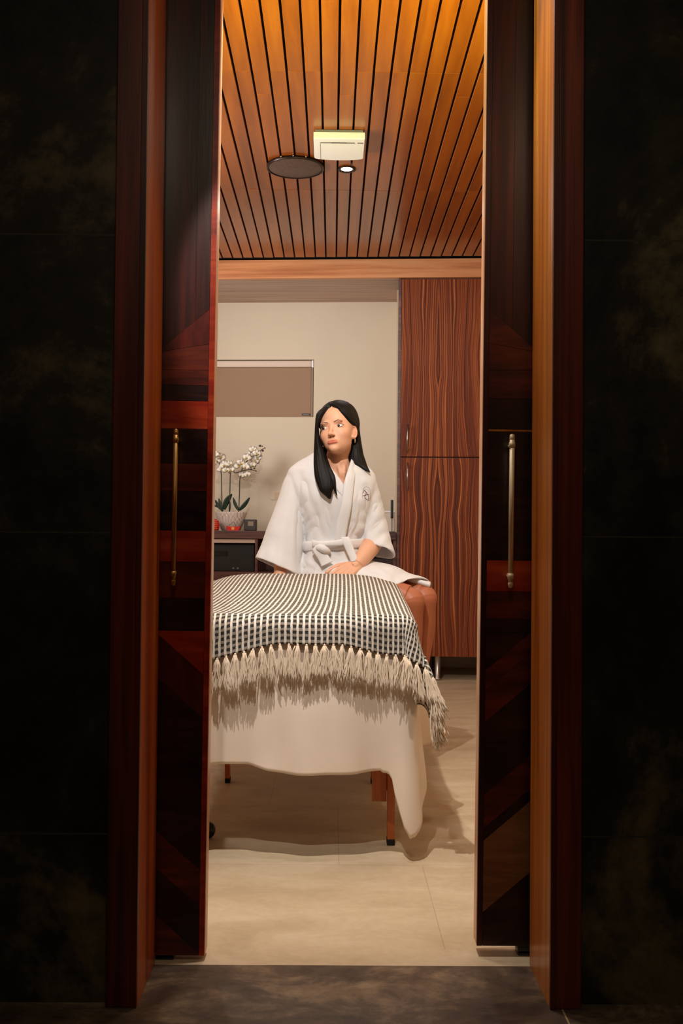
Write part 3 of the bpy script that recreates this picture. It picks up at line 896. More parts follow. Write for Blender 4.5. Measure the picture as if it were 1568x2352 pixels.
# white fan unit
c0 = onceil(720, 297, CZ-0.001); c1 = onceil(838, 297, CZ-0.001); cf = onceil(780, 370, CZ-0.045)
hw = (c1.x-c0.x)/2; dpt = cf.y-c0.y
fn = empty('ceiling_fan_unit', ((c0.x+c1.x)/2, c0.y, CZ), 'white rectangular extractor fan cover with a curved edge on the slatted ceiling', 'fan')
bm = BM(); box(bm, (-hw*0.94, 0.0, -0.012), (hw*0.94, dpt*0.92, -0.0005), 0.002); obj('base_frame', bm, M['grey_plastic'], fn)
bm = BM()
poly = [(-hw, 0.0), (hw, 0.0), (hw, dpt*0.9)]+[(hw*math.cos(math.pi*i/16) , dpt*0.9+dpt*0.1*math.sin(math.pi*i/16)) for i in range(1, 16)]+[(-hw, dpt*0.9)]
def ins(p, k): return (p[0]*k, dpt/2+(p[1]-dpt/2)*k)
rings(bm, [[(p[0], p[1], -0.0125) for p in poly], [(p[0], p[1], -0.038) for p in poly], [(*ins(p, .985), -0.042) for p in poly]], smooth=False)
obj('cover', bm, M['white_plastic'], fn)
bm = BM()
box(bm, (-hw*0.72, dpt*0.15, -0.0425), (hw*0.62, dpt*0.19, -0.0415)); box(bm, (hw*0.72, dpt*0.15, -0.0425), (hw*0.95, dpt*0.19, -0.0415)); box(bm, (-hw*0.75, dpt*0.15, -0.0425), (-hw*0.735, dpt*0.97, -0.0416))
obj('slot', bm, M['grey_plastic'], fn)
bm = BM(); box(bm, (-hw*0.3, dpt*0.155, -0.0432), (hw*0.3, dpt*0.18, -0.0426), 0.0003); obj('grip', bm, M['black'], fn)

# ------------------------------------------------------------------ massage table
TX, HWD = -0.11, 0.35
Y0, Y1 = 2.87, 4.72
TZ = 0.685
tb = empty('massage_table', (TX, Y0, 0), 'padded massage table on orange wooden legs under a white sheet', 'massage table')
TO = Vector((TX, Y0, 0))
def tpart(name, bm, m, par=tb, sm=False):
    bmesh.ops.translate(bm, vec=-TO, verts=bm.verts)
    return obj(name, bm, m, par, sm)
bm = BM(); box(bm, (TX-HWD, Y0, TZ-0.07), (TX+HWD, Y1, TZ-0.006), 0.02, seg=4); tpart('padding', bm, plain('cream_vinyl', (214, 200, 180), 0.5))
bm = BM()
box(bm, (TX-HWD+0.03, Y0+0.03, TZ-0.13), (TX-HWD+0.055, Y1-0.03, TZ-0.0705)); box(bm, (TX+HWD-0.055, Y0+0.03, TZ-0.13), (TX+HWD-0.03, Y1-0.03, TZ-0.0705))
box(bm, (TX-HWD+0.055, Y0+0.03, TZ-0.13), (TX+HWD-0.055, Y0+0.055, TZ-0.0705)); box(bm, (TX-HWD+0.055, Y1-0.055, TZ-0.13), (TX+HWD-0.055, Y1-0.03, TZ-0.0705))
tpart('wooden_frame', bm, M['leg_wood'])
YL = F*0.94/(1925-1212)
lx = at(897, 1900, YL).x
def tleg(x0, y0, x1=None, y1=None, w2=0.011):
    x1 = x0 if x1 is None else x1; y1 = y0 if y1 is None else y1
    bm = BM()
    rs = []
    for z, xx, yy in ((0.012, x0, y0), (TZ-0.132, x1, y1)):
        rs.append([(xx-w2, yy-0.018, z), (xx+w2, yy-0.018, z), (xx+w2, yy+0.018, z), (xx-w2, yy+0.018, z)])
    rings(bm, rs, smooth=False)
    l = tpart('leg', bm, M['leg_wood'])
    bm = BM(); box(bm, (x0-w2-0.001, y0-0.019, 0.0005), (x0+w2+0.001, y0+0.019, 0.0195), 0.002)
    tpart('rubber_foot', bm, M['rubber'], l)
tleg(lx, YL); tleg(2*TX-lx-0.045, YL)
pf = at(523, 1797, 3.74)
tleg(pf.x, 3.74, pf.x-0.01, 3.66, 0.0085); tleg(2*TX-pf.x+0.0, 3.74, 2*TX-pf.x, 3.66, 0.0085)
# cross brace boards near the feet end
bz0 = at(880, 1835, YL+0.05).z
bm = BM(); box(bm, (lx-0.056, YL+0.02, bz0), (lx-0.012, YL+0.045, TZ-0.131), 0.001); tpart('brace', bm, M['leg_wood'])
bm = BM(); box(bm, (lx-0.011, YL+0.0185, bz0+0.03), (lx+0.022, YL+0.04, TZ-0.131), 0.001); tpart('brace', bm, M['leg_wood'])
bm = BM(); box(bm, (2*TX-lx-0.03, YL+0.02, bz0), (2*TX-lx+0.0, YL+0.045, TZ-0.131), 0.001); tpart('brace', bm, M['leg_wood'])

# rolling stool mostly behind the left door
sx, sy = -0.644, at(478, 1925, 3.02).y+0.02
st = empty('rolling_stool', (sx, sy, 0), 'black rolling stool caster showing past the left door at floor level', 'stool')
bm = BM(); lathe(bm, [(0.0001, 0.40), (0.118, 0.40), (0.125, 0.412), (0.125, 0.445), (0.11, 0.455), (0.0001, 0.46)], (0, 0, 0), 40); obj('seat', bm, M['black'], st, True)
bm = BM(); lathe(bm, [(0.022, 0.08), (0.022, 0.3), (0.014, 0.3), (0.014, 0.3995)], (0, 0, 0), 20); obj('gas_post', bm, M['steel'], st, True)
for i in range(5):
    a = R(4+72*i); dr = Vector((math.cos(a), math.sin(a), 0))
    bm = BM(); tube(bm, [dr*0.0, dr*0.24], 0.014, 10)
    for v in bm.verts: v.co.z = v.co.z*0.8+0.095-0.012*(v.co.length/0.3)
    obj('foot_spoke', bm, M['black'], st, True)
    bm = BM()
    tube(bm, [dr*0.262+Vector((0, 0, 0.10)), dr*0.262+Vector((0, 0, 0.06)), dr*0.275+Vector((0, 0, 0.03))], [0.012, 0.011, 0.01], 10)
    lathe(bm, [(0.0001, -0.011), (0.023, -0.011), (0.0245, -0.006), (0.0245, 0.006), (0.023, 0.011), (0.0001, 0.011)], dr*0.272+Vector((0, 0, 0.025)), 20, axis='y')
    obj('caster', bm, M['black'], st, True)

# ------------------------------------------------------------------ sheet over the table
def perim(s):
    """point on the rounded outline of the table top, starting far left side, going over the near end to the far right; returns x, y, nx, ny"""
    x0, x1, y0, r = TX-HWD-0.004, TX+HWD+0.004, Y0-0.004, 0.035
    L1 = Y1-y0-r
    if s < L1: return x0, Y1-s, -1, 0
    s -= L1
    q = r*math.pi/2
    if s < q:
        a = s/r; return x0+r-r*math.cos(a), y0+r-r*math.sin(a), -math.cos(a), -math.sin(a)
    s -= q; L2 = x1-x0-2*r
    if s < L2: return x0+r+s, y0, 0, -1
    s -= L2
    if s < q:
        a = s/r; return x1-r+r*math.sin(a), y0+r-r*math.cos(a), math.sin(a), -math.cos(a)
    s -= q
    return x1, y0+r+s, 1, 0
L1 = Y1-(Y0-0.004)-0.035; LQ = 0.035*math.pi/2; L2 = 2*HWD+0.008-0.07
LT = 2*L1+2*LQ+L2
sc_l = L1+LQ/2; sc_r = L1+LQ+L2+LQ/2
def hem(s):
    # length of the hanging part
    dr = s-sc_r
    base = 0.425+0.012*math.sin(s*9)
    xx = s-(L1+LQ)        # along the near end
    if 0 < xx < L2: 
        base = np.interp(xx, [0, .12, .20, .25, .33, .42, .50, .58, .60, .64, L2], [.425, .425, .425, .440, .447, .447, .447, .440, .438, .452, .55])
    cl = 0.60*math.exp(-abs((s-sc_l)/0.06)**1.5)
    if dr > -0.09:
        return float(np.interp(dr, [-.09, -.070, -.060, -.052, -.040, -.028, -.016, .010, .045, .10, .2, .36, .42, .48, .6, 3], [.447, .447, .462, .505, .545, .59, .632, .595, .56, .50, .45, .44, .415, .44, .447, .447]))
    return max(base, cl if cl > .44 else 0)
NS, NV = 520, 46
bm = BM()
grid = []
top = TZ+0.002
for i in range(NS+1):
    s = LT*i/NS
    x, y, nx, ny = perim(s)
    h = hem(s)
    col = []
    tx, ty = -ny, nx
    for j in range(NV+1):
        t = j/NV; d = t*h
        if d < 0.025:
            a = d/0.025*math.pi/2; out = 0.016*math.sin(a)-0.016; z = top-0.016*(1-math.cos(a))
        else: out = 0.0; z = top-0.016-(d-0.025)
        k = d/0.5
        # soft folds growing downwards
        fo = 0.024*k*math.sin(s*17.0+1.2*k+0.9*math.sin(s*7))*(1-0.8*math.exp(-((s-sc_r)/.09)**2))+0.005*k*math.sin(s*47-3*k)+0.016*k
        cr = math.exp(-((s-sc_r)/0.055)**2); clf = math.exp(-((s-sc_l)/0.08)**2)
        ds_ = s-sc_r
        fo += 0.002*k*k*cr+0.02*k*clf+0.17*k**2.2*math.exp(-((ds_-0.43)/0.07)**2)+0.05*k*k*math.exp(-((ds_-0.27)/0.05)**2)
        fo += 0.006*noise.noise(Vector((x*6, y*6, z*5)))*k*1.5
        sh = 0.0
        fo = max(fo, -0.001)
        px, py = x+nx*(out+fo+0.002)+tx*sh, y+ny*(out+fo+0.002)+ty*sh
        col.append(bm.verts.new((px, py, max(z, 0.006))))
    grid.append(col)
for i in range(NS):
    for j in range(NV):
        bm.faces.new((grid[i][j], grid[i+1][j], grid[i+1][j+1], grid[i][j+1])).smooth = True
# top of the sheet: rows from the left side to the right side
ins = []
for i in range(NS+1): ins.append(grid[i][0])
iL = [i for i in range(NS+1) if LT*i/NS <= L1]; 
half = NS//2
for i in range(half):
    a, b, c, d = ins[i], ins[i+1], ins[NS-i-1], ins[NS-i]
    vs = []
    for v in (a, b, c, d):
        if v not in vs: vs.append(v)
    if len(vs) >= 3: bm.faces.new(vs)
me = evaluate(bm, [('SOLIDIFY', dict(thickness=0.0025, offset=1))])
sh = link('bed_sheet', me, M['sheet'], None, True)
tag(sh, 'white cotton sheet draped over the massage table with a corner reaching the floor', 'sheet')

# ------------------------------------------------------------------ woven blanket
BH = HWD+0.012
YN = Y0-0.030
YF = 3.72
def ztop_b(x, y):
    t = (y-YN)/(YF-YN)
    xx = (x-TX)/BH
    crest = 0.700+0.084*sst(0.0, 1.0, t)
    e = 1-min(1, abs(xx))**5*0.6*sst(0, 0.8, t)
    return TZ+0.012+(crest-TZ-0.012)*e + 0.004*noise.noise(Vector((x*5, y*5, 1)))
def blanket_pt(a, b):
    """a: across from the table centre line, b: along from the far end, in cloth metres"""
    R0 = 0.045
    LN = YF-YN-R0
    sgn = 1 if a >= 0 else -1
    A = BH-R0
    dx = max(0, abs(a)-A); dy = max(0, b-LN)
    def bend(d):
        arc = R0*math.pi/2
        if d < arc: q = d/R0; return R0*math.sin(q), R0*(1-math.cos(q))
        return R0, R0+d-arc
    if dx > 0 and dy > 0:
        d = math.hypot(dx, dy); o, dn = bend(d)
        ang = math.atan2(dy, dx)
        ox, oy = o*math.cos(ang), o*math.sin(ang)
        dn_ = max(0, dn-R0)
        fl = 0.050*math.sin(2*ang)*min(1, dn_/0.12)
        ox += fl*math.cos(ang)*1.3; oy += fl*math.sin(ang)*0.5
        wob = 0.010*math.sin(ang*9)*min(1, dn_/0.1)
        ox += wob*math.sin(ang); oy -= wob*math.cos(ang)
    else:
        ox, d1 = bend(dx) if dx > 0 else (0, 0)
        oy, d2 = bend(dy) if dy > 0 else (0, 0)
        dn = max(d1, d2)
    x = TX+sgn*(min(abs(a), A)+ox); y = YF-min(b, LN)-oy
    z0 = ztop_b(TX+sgn*min(abs(a), A), YF-min(b, LN))
    z = z0-dn
    k = min(1, dn/0.1)
    if dy > 0: y -= 0.004*k*math.sin(a*17)+0.004*k*math.sin(a*41)
    if dx > 0: x += sgn*0.006*k*math.sin(b*12)
    # far end falls down onto the table
    if b < 0.06: z -= 0.05*(1-b/0.06)**2
    return Vector((x, y, z))
A0, A1 = -(BH+0.18), BH+0.24
def bend_len(a):
    # how far the near hem hangs below the edge (cloth metres)
    return 0.108+0.055*(1-sst(-0.30, -0.02, a))+0.03*sst(0.12, 0.28, a)
NA, NB = 230, 150
bm = BM(); uvl = bm.loops.layers.uv.new('UVMap')
g = []; UV = {}
for i in range(NA+1):
    a = A0+(A1-A0)*i/NA
    LNt = (YF-YN-0.045)+bend_len(a)
    row = []
    for j in range(NB+1):
        b = LNt*(j/NB)
        v = bm.verts.new(blanket_pt(a, b)); 
        tt = min(1, b/(YF-YN-0.045))
        skew = 0.085*tt**2.5*(1-sst(-0.35, 0.3, a))
        UV[v] = (a+skew, b-LNt); row.append(v)
    g.append(row)
for i in range(NA):
    for j in range(NB):
        f = bm.faces.new((g[i][j], g[i][j+1], g[i+1][j+1], g[i+1][j])); f.smooth = True
        for l in f.loops: l[uvl].uv = UV[l.vert]
me = evaluate(bm, [('SOLIDIFY', dict(thickness=0.005, offset=-1))])
bk = link('woven_blanket', me, M['weave'], None, True)
tag(bk, 'black and cream waffle weave blanket with cream fringe over the massage table end', 'blanket')
# tassels along the near hem
nt = 44
for i in range(nt):
    a = A0+0.05+(A1-0.004-A0-0.05)*(i/(nt-1))
    b = (YF-YN-0.045)+bend_len(a)
    p = blanket_pt(a, b); q = blanket_pt(a, b-0.02)
    dn = (p-q).normalized()
    bm = BM()
    ln = 0.099+random.uniform(-0.012, 0.012)
    rx = random.uniform(-0.006, 0.006)
    corner = sst(BH-0.02, BH+0.10, a)
    out = Vector((0.55*corner, -0.10-0.2*corner, 0))
    for s_ in range(22):
        ox, oy = random.gauss(0, 0.0038), random.gauss(0, 0.0028)
        L = ln*random.uniform(0.82, 1.06)
        sp_ = random.gauss(0, 0.0092)
        pts = []
        for k in range(7):
            t = k/6
            w_ = 0.35+0.65*sst(0, 0.25, t) if t > 0 else 0.4
            pts.append(p+dn*0.004+Vector((ox*w_+sp_*t+rx*t+0.0015*math.sin(t*14+s_), -0.003-0.006*t+oy*w_+0.0012*math.cos(t*11+s_*2), -L*t))+out*0.05*t*(1 if corner else 0.4))
        tube(bm, pts, [0.0019]*6+[0.0011], 5)
    lathe(bm, [(0.0001, 0.003), (0.0028, 0.001), (0.0032, -0.004), (0.0030, -0.010), (0.0001, -0.011)], p+Vector((0, -0.003, 0)), 8)
    obj('tassel', bm, M['fringe'], bk, smooth=True)
# ------------------------------------------------------------------ the seated woman
def proj(p):
    d = Vector(p)-EYE
    z = d.dot(fwd)
    return W/2+F*d.dot(rgt)/z, H/2-F*d.dot(upv)/z
YB = 3.98
woman = empty('person', at(770, 1355, YB), 'dark haired woman in white robe sitting on the massage table, looking aside', 'person')
WO = Vector(woman.location)
def wpart(name, me_or_bm, m, par=None, smooth=True):
    par = par or woman
    if isinstance(me_or_bm, bmesh.types.BMesh):
        bmesh.ops.recalc_face_normals(me_or_bm, faces=me_or_bm.faces)
        me = bpy.data.meshes.new(name); me_or_bm.to_mesh(me); me_or_bm.free()
    else: me = me_or_bm
    me.transform(Matrix.Translation(-WO)); me.name = name
    o = link(name, me, m, par, smooth)
    return o

# head frame
MH = Matrix.Rotation(R(-8.5), 4, 'Y') @ Matrix.Rotation(R(-20), 4, 'Z') @ Matrix.Rotation(R(-12), 4, 'X')
HS = 1.0
mid = at(760.5, 979.5, 3.86)
MH = Matrix.Translation(mid - (MH @ Vector((0, -0.086*HS, 0)))) @ MH @ Matrix.Scale(HS, 4)
def hd(x, y, z): return MH @ Vector((x, y, z))

def E(P, c, r):
    q = (P-np.array(c)); k0 = np.linalg.norm(q/np.array(r), axis=1); k1 = np.linalg.norm(q/np.array(r)**2, axis=1)
    return k0*(k0-1)/np.maximum(k1, 1e-9)
def CAP(P, a, b, ra, rb):
    a = np.array(a, float); b = np.array(b, float); ab = b-a
    t = np.clip(((P-a) @ ab)/(ab @ ab), 0, 1)
    return np.linalg.norm(P-(a+t[:, None]*ab), axis=1)-(ra+(rb-ra)*t)
def smin(a, b, k):
    h = np.clip(.5+.5*(b-a)/k, 0, 1); return b*(1-h)+a*h-k*h*(1-h)
def smax(a, b, k): return -smin(-a, -b, k)
EX = 0.0315      # half the distance between the eyes
def head_sdf(P):
    d = E(P, (0, .016, .040), (.068, .086, .080))
    d = smin(d, E(P, (0, -.032, .040), (.060, .050, .050)), .03)
    d = smin(d, E(P, (0, -.034, -.026), (.0565, .050, .067)), .03)
    d = smin(d, E(P, (0, -.034, -.060), (.040, .048, .034)), .022)
    d = smin(d, E(P, (0, -.072, -.087), (.015, .014, .012)), .020)
    for s in (-1, 1):
        d = smin(d, E(P, (s*.035, -.056, -.026), (.020, .020, .018)), .022)
        d = smin(d, E(P, (s*.036, -.010, -.050), (.010, .018, .016)), .022)
        d = smin(d, E(P, (s*.029, -.0815, .019), (.018, .006, .0045)), .012)
        d = smax(d, -E(P, (s*EX, -.097, .003), (.0160, .0115, .0085)), .012)
        d = smin(d, E(P, (s*EX, -.0665, -.001), (.0185, .0150, .0120)), .004)
    d = smin(d, CAP(P, (0, -.080, .006), (0, -.1005, -.031), .0050, .0066), .010)
    d = smin(d, E(P, (0, -.1035, -.0335), (.0082, .0080, .0068)), .006)
    for s in (-1, 1):
        d = smin(d, E(P, (s*.0105, -.0945, -.0365), (.0058, .0075, .0056)), .005)
    d = smin(d, E(P, (0, -.0820, -.0615), (.020, .0085, .0065)), .008)
    d = smin(d, E(P, (0, -.0895, -.0583), (.0195, .0034, .0023)), .004)
    d = smin(d, E(P, (0, -.0880, -.0665), (.0165, .0042, .0036)), .005)
    d = smax(d, -E(P, (0, -.0945, -.0620), (.0255, .0055, .0011)), .0025)
    d = smax(d, -E(P, (0, -.0975, -.0750), (.013, .009, .004)), .008)
    return d
HC = np.array((0, -.028, -.015))
def head_grid(nu, nv, off=0.0):
    th_ = np.linspace(0, math.pi, nv+1); ph_ = np.linspace(0, 2*math.pi, nu, endpoint=False)
    T, Pp = np.meshgrid(th_, ph_, indexing='ij')
    D = np.stack((np.sin(T)*np.sin(Pp), -np.sin(T)*np.cos(Pp), np.cos(T)), -1).reshape(-1, 3)
    lo = np.zeros(len(D)); hi = np.full(len(D), 0.2)
    for _ in range(26):
        m = (lo+hi)/2; v = head_sdf(HC+D*m[:, None])
        lo = np.where(v < 0, m, lo); hi = np.where(v < 0, hi, m)
    return D, (lo+hi)/2, nv, nu
def grid_mesh(bm, pts, nv, nu):
    top = bm.verts.new(pts[0]); bot = bm.verts.new(pts[-1])
    rows = [[bm.verts.new(pts[i*nu+j]) for j in range(nu)] for i in range(1, nv)]
    for j in range(nu):
        bm.faces.new((top, rows[0][j], rows[0][(j+1) % nu])); bm.faces.new((bot, rows[-1][(j+1) % nu], rows[-1][j]))
    for i in range(len(rows)-1):
        for j in range(nu): bm.faces.new((rows[i][j], rows[i+1][j], rows[i+1][(j+1) % nu], rows[i][(j+1) % nu]))
    for f in bm.faces: f.smooth = True
D, r_, nv, nu = head_grid(300, 240)
HP = HC+D*r_[:, None]
body = BM()
grid_mesh(body, [MH @ Vector(p) for p in HP], nv, nu)
# ears
def ear(s):
    a = Matrix.Rotation(R(-s*30), 4, 'Z') @ Matrix.Rotation(R(-8), 4, 'X')
    c = Vector((s*.0590, -.004, -.013))
    e = BM()
    T = MH @ Matrix.Translation(c) @ a @ Matrix.Scale(0.80, 4)
    pts = []
    for k in range(20):
        t = R(-35+k*(285/19))       # helix from the lobe round the back and over the top
        pts.append(T @ Vector((s*0.006, .0165*math.sin(t)*1.0+0.003, -.030*math.cos(t)*(1.0 if math.cos(t) < 0 else 0.95))))
    tube(e, pts, [0.0042]*3+[0.0036]*14+[0.0030]*3, 8)
    ellipsoid(e, (0, 0, 0), (1, 1, 1), 16)
    vs = e.verts[:]
    for v in vs[-(len(e.verts)-20*8-2):]: v.co = T @ Vector((v.co.x*0.0050+s*0.001, v.co.y*.0145+.002, v.co.z*.026))
    tube(e, [T @ Vector((s*.004, .006, -.014)), T @ Vector((s*.006, .010, .002)), T @ Vector((s*.004, .004, .014))], 0.0026, 8)
    ellipsoid(e, T @ Vector((s*.001, .001, -.026)), (.0045, .0075, .0085), 12)
    ellipsoid(e, T @ Vector((s*.001, -.010, -.004)), (.004, .005, .007), 10)
    merge(body, e)
ear(1); ear(-1)
# neck
def seg(*pts, n=14, s=16):
    tube(body, [p[:3] for p in pts], [p[3] for p in pts], s, n=n)
def A(x, y, Y, r): p = at(x, y, Y); return (p.x, p.y, p.z, r)
n0 = hd(0, .018, -.045); n1 = hd(0, .018, -.085)
seg((*hd(0, .012, -.02), .035), A(782, 1022, 3.952, .043), A(776, 1046, 3.962, .046), A(777, 1068, 3.97, .055), A(776, 1095, 3.98, .074), A(772, 1125, 3.985, .088), n=22, s=28)
for s in (-1, 1):   # neck muscle to the collar bone notch
    p = hd(s*.034, .012, -.045)
    seg((*p, .006), A(780+s*9, 1060, 3.938, .012), A(785+s*4, 1084, 3.915, .010), A(785+s*2, 1112, 3.925, .012))
# torso
TR = [  # y, xL, xR, ry, Yc
 (1042, 722, 812, .046, 4.000), (1052, 706, 822, .056, 3.995), (1062, 688, 834, .070, 3.99), (1072, 675, 843, .084, 3.985), (1082, 665, 852, .093, 3.98), (1095, 661, 859, .099, 3.98), (1115, 664, 861, .104, 3.975),
 (1150, 676, 856, .114, 3.975), (1200, 692, 842, .104, 3.98), (1240, 699, 828, .098, 3.985), (1270, 696, 834, .104, 3.985), (1300, 688, 848, .118, 3.985), (1345, 684, 862, .125, 3.985)]
def torso_ring(t, grow, n=72):
    y, xl, xr, ry, Yc = t
    a, b = at(xl, y, Yc), at(xr, y, Yc); c = (a+b)/2; rx = (b-a).length/2+grow; ry += grow
    out = []
    for k in range(n):
        an = 2*math.pi*k/n; ca, sa = math.cos(an), math.sin(an)
        e = 2/2.3
        out.append(Vector((c.x+rx*math.copysign(abs(ca)**e, ca), c.y+ry*math.copysign(abs(sa)**e, sa), c.z)))
    return out
def torso_levels(n):
    return [list(v) for v in spline(TR, n)]
bt = [torso_ring(t, -0.016-0.03*(1-sst(1104, 1125, t[0]))) for t in torso_levels(60) if t[0] > 1104]
rings(body, bt)
# arms
seg(A(690, 1104, 3.98, .048), A(672, 1150, 3.97, .044), A(656, 1212, 3.96, .038), A(650, 1260, 3.93, .036), A(645, 1306, 3.90, .027), A(643, 1322, 3.885, .026), n=24, s=20)
seg(A(832, 1106, 3.98, .048), A(848, 1150, 3.985, .040), A(862, 1215, 4.01, .038), A(856, 1245, 3.96, .040), A(838, 1274, 3.885, .034), A(819, 1298, 3.847, .0285), n=24, s=20)
def hand(w, d, nrm, side, curl=0.35, sc=1.0):
    """w wrist, d pointing direction, nrm back-of-hand normal, side: +1 thumb on the x side"""
    w = Vector(w); d = Vector(d).normalized(); nrm = Vector(nrm); nrm = (nrm-d*nrm.dot(d)).normalized(); x = d.cross(nrm)*side
    for k in range(4):
        o = (k-1.5)*0.019*sc
        a = w+x*o*0.5; kn = w+d*(0.082-0.003*abs(k-1.3))*sc+x*o*1.02+nrm*0.004
        tube(body, [a, (a+kn)/2+nrm*0.003, kn], [.015*sc, .0135*sc, .0105*sc], 10)
        L = (0.066, 0.074, 0.070, 0.054)[k]*sc
        p = kn; dd = d.copy(); pts = [kn]; ang = 0
        for q, f in enumerate((.42, .32, .26)):
            ang += curl*(0.5, 1.0, 0.8)[q]
            v = (d*math.cos(ang)-nrm*math.sin(ang)+x*(k-1.5)*(-0.05 if k != 3 else -.07)*-1).normalized()
            p = p+v*L*f; pts.append(p)
        tube(body, pts, [.0098*sc, .0086*sc, .0080*sc, .0062*sc], 10)
        ellipsoid(body, pts[-1], (.0062*sc,)*3, 8)
    b = w+d*0.022*sc-x*0.022*sc
    t1 = b+(d*0.7-x*0.75-nrm*0.25).normalized()*0.038*sc; t2 = t1+(d*0.9-x*0.35-nrm*0.2).normalized()*0.030*sc; t3 = t2+(d-x*0.1-nrm*.2).normalized()*0.024*sc
    tube(body, [b, t1, t2, t3], [.0155*sc, .0115*sc, .0095*sc, .0072*sc], 10); ellipsoid(body, t3, (.0072*sc,)*3, 8)
    tube(body, [w-d*0.02, w+d*0.02], [.025*sc, .023*sc], 12)
hand(at(818, 1299, 3.845), at(774, 1331, 3.79)-at(818, 1299, 3.845), (0.15, -0.75, 0.8), -1, 0.30, 1.0)
hand(at(643, 1322, 3.885), Vector((-0.1, -0.75, -0.22)), (0, -.2, 1), 1, 0.25, 0.96)
# legs
seg(A(745, 1338, 3.94, .062), A(830, 1352, 3.875, .060), A(900, 1366, 3.81, .056), A(938, 1374, 3.785, .050), n=20, s=22)
seg(A(800, 1336, 4.03, .062), A(870, 1348, 3.97, .060), A(935, 1361, 3.90, .056), A(970, 1368, 3.87, .050), n=20, s=22)
def shin(x, y, Y, dx):
    seg(A(x-3, y, Y+.01, .046), A(x+3, y+3, Y-.006, .050), A(x+3, y+22, Y-.003, .045), A(x-2, y+70, Y+.02, .050), A(x-6+dx, y+140, Y+.04, .038), A(x-14+dx, y+190, Y+.05, .030), A(x-20+dx, y+215, Y+.055, .029), n=30, s=22)
    h = at(x-21+dx, y+222, Y+.06)
    fd = Vector((-0.10, -0.75, -0.62)).normalized()
    tube(body, [h-fd*0.03+Vector((0, 0, -.012)), h+fd*0.03+Vector((0, 0, -.008)), h+fd*0.11+Vector((0, 0, -.014)), h+fd*0.175+Vector((0, 0, -.016)), h+fd*0.20+Vector((0, 0, -.018))], [.026, .033, .034, .028, .012], 16, n=12)
shin(942, 1378, 3.785, 8); shin(971, 1371, 3.87, 0)
me = evaluate(body, [('REMESH', dict(mode='VOXEL', voxel_size=0.0026, adaptivity=0.0)), ('SMOOTH', dict(factor=0.5, iterations=2))])
# tint
n = len(me.vertices); co = np.empty(n*3); me.vertices.foreach_get('co', co); co = co.reshape(-1, 3)
MI = np.array(MH.inverted()); L = co @ MI[:3, :3].T+MI[:3, 3]
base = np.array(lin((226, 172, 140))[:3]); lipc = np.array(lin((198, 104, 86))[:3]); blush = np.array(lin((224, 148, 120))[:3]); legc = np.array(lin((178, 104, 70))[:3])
tint = np.tile(base, (n, 1))
def blend(w_, c):
    global tint
    w_ = np.clip(w_, 0, 1)[:, None]; tint = tint*(1-w_)+c*w_
front = L[:, 1] < -.07
dl_ = np.minimum(E(L, (0, -.0895, -.0587), (.0255, .014, .0031)), E(L, (0, -.0880, -.0663), (.0215, .014, .0043)))
blend(np.where(front, .5-dl_/.0018, 0), lipc)
for s in (-1, 1):
    blend(0.55*np.exp(-((L[:, 0]-s*.043)**2+(L[:, 1]+.062)**2+(L[:, 2]+.030)**2)/.018**2), blush)
    blend(np.where(front, 0.55*np.exp(-(((L[:, 0]-s*EX)/.016)**2+((L[:, 2]-.0075)/.006)**2)), 0), np.array(lin((178, 112, 90))[:3]))
    blend(np.where(front, 1.2*np.exp(-(((L[:, 0]-s*.0066)/.0030)**2+((L[:, 2]+.0418)/.0022)**2)), 0), np.array(lin((110, 52, 40))[:3]))  # nostril shade painted as a dark tint, hollows are not carved
blend(np.where(L[:, 1] > -.03, 0.6*np.exp(-((np.abs(L[:, 0])-.078)**2/.012**2+(L[:, 2]+.01)**2/.035**2)), 0), blush)
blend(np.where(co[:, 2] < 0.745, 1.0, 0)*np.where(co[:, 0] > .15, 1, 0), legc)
ca = me.color_attributes.new('tint', 'FLOAT_COLOR', 'POINT')
ca.data.foreach_set('color', np.concatenate((tint, np.ones((n, 1))), 1).ravel())
bodyo = wpart('body', me, M['skin'])

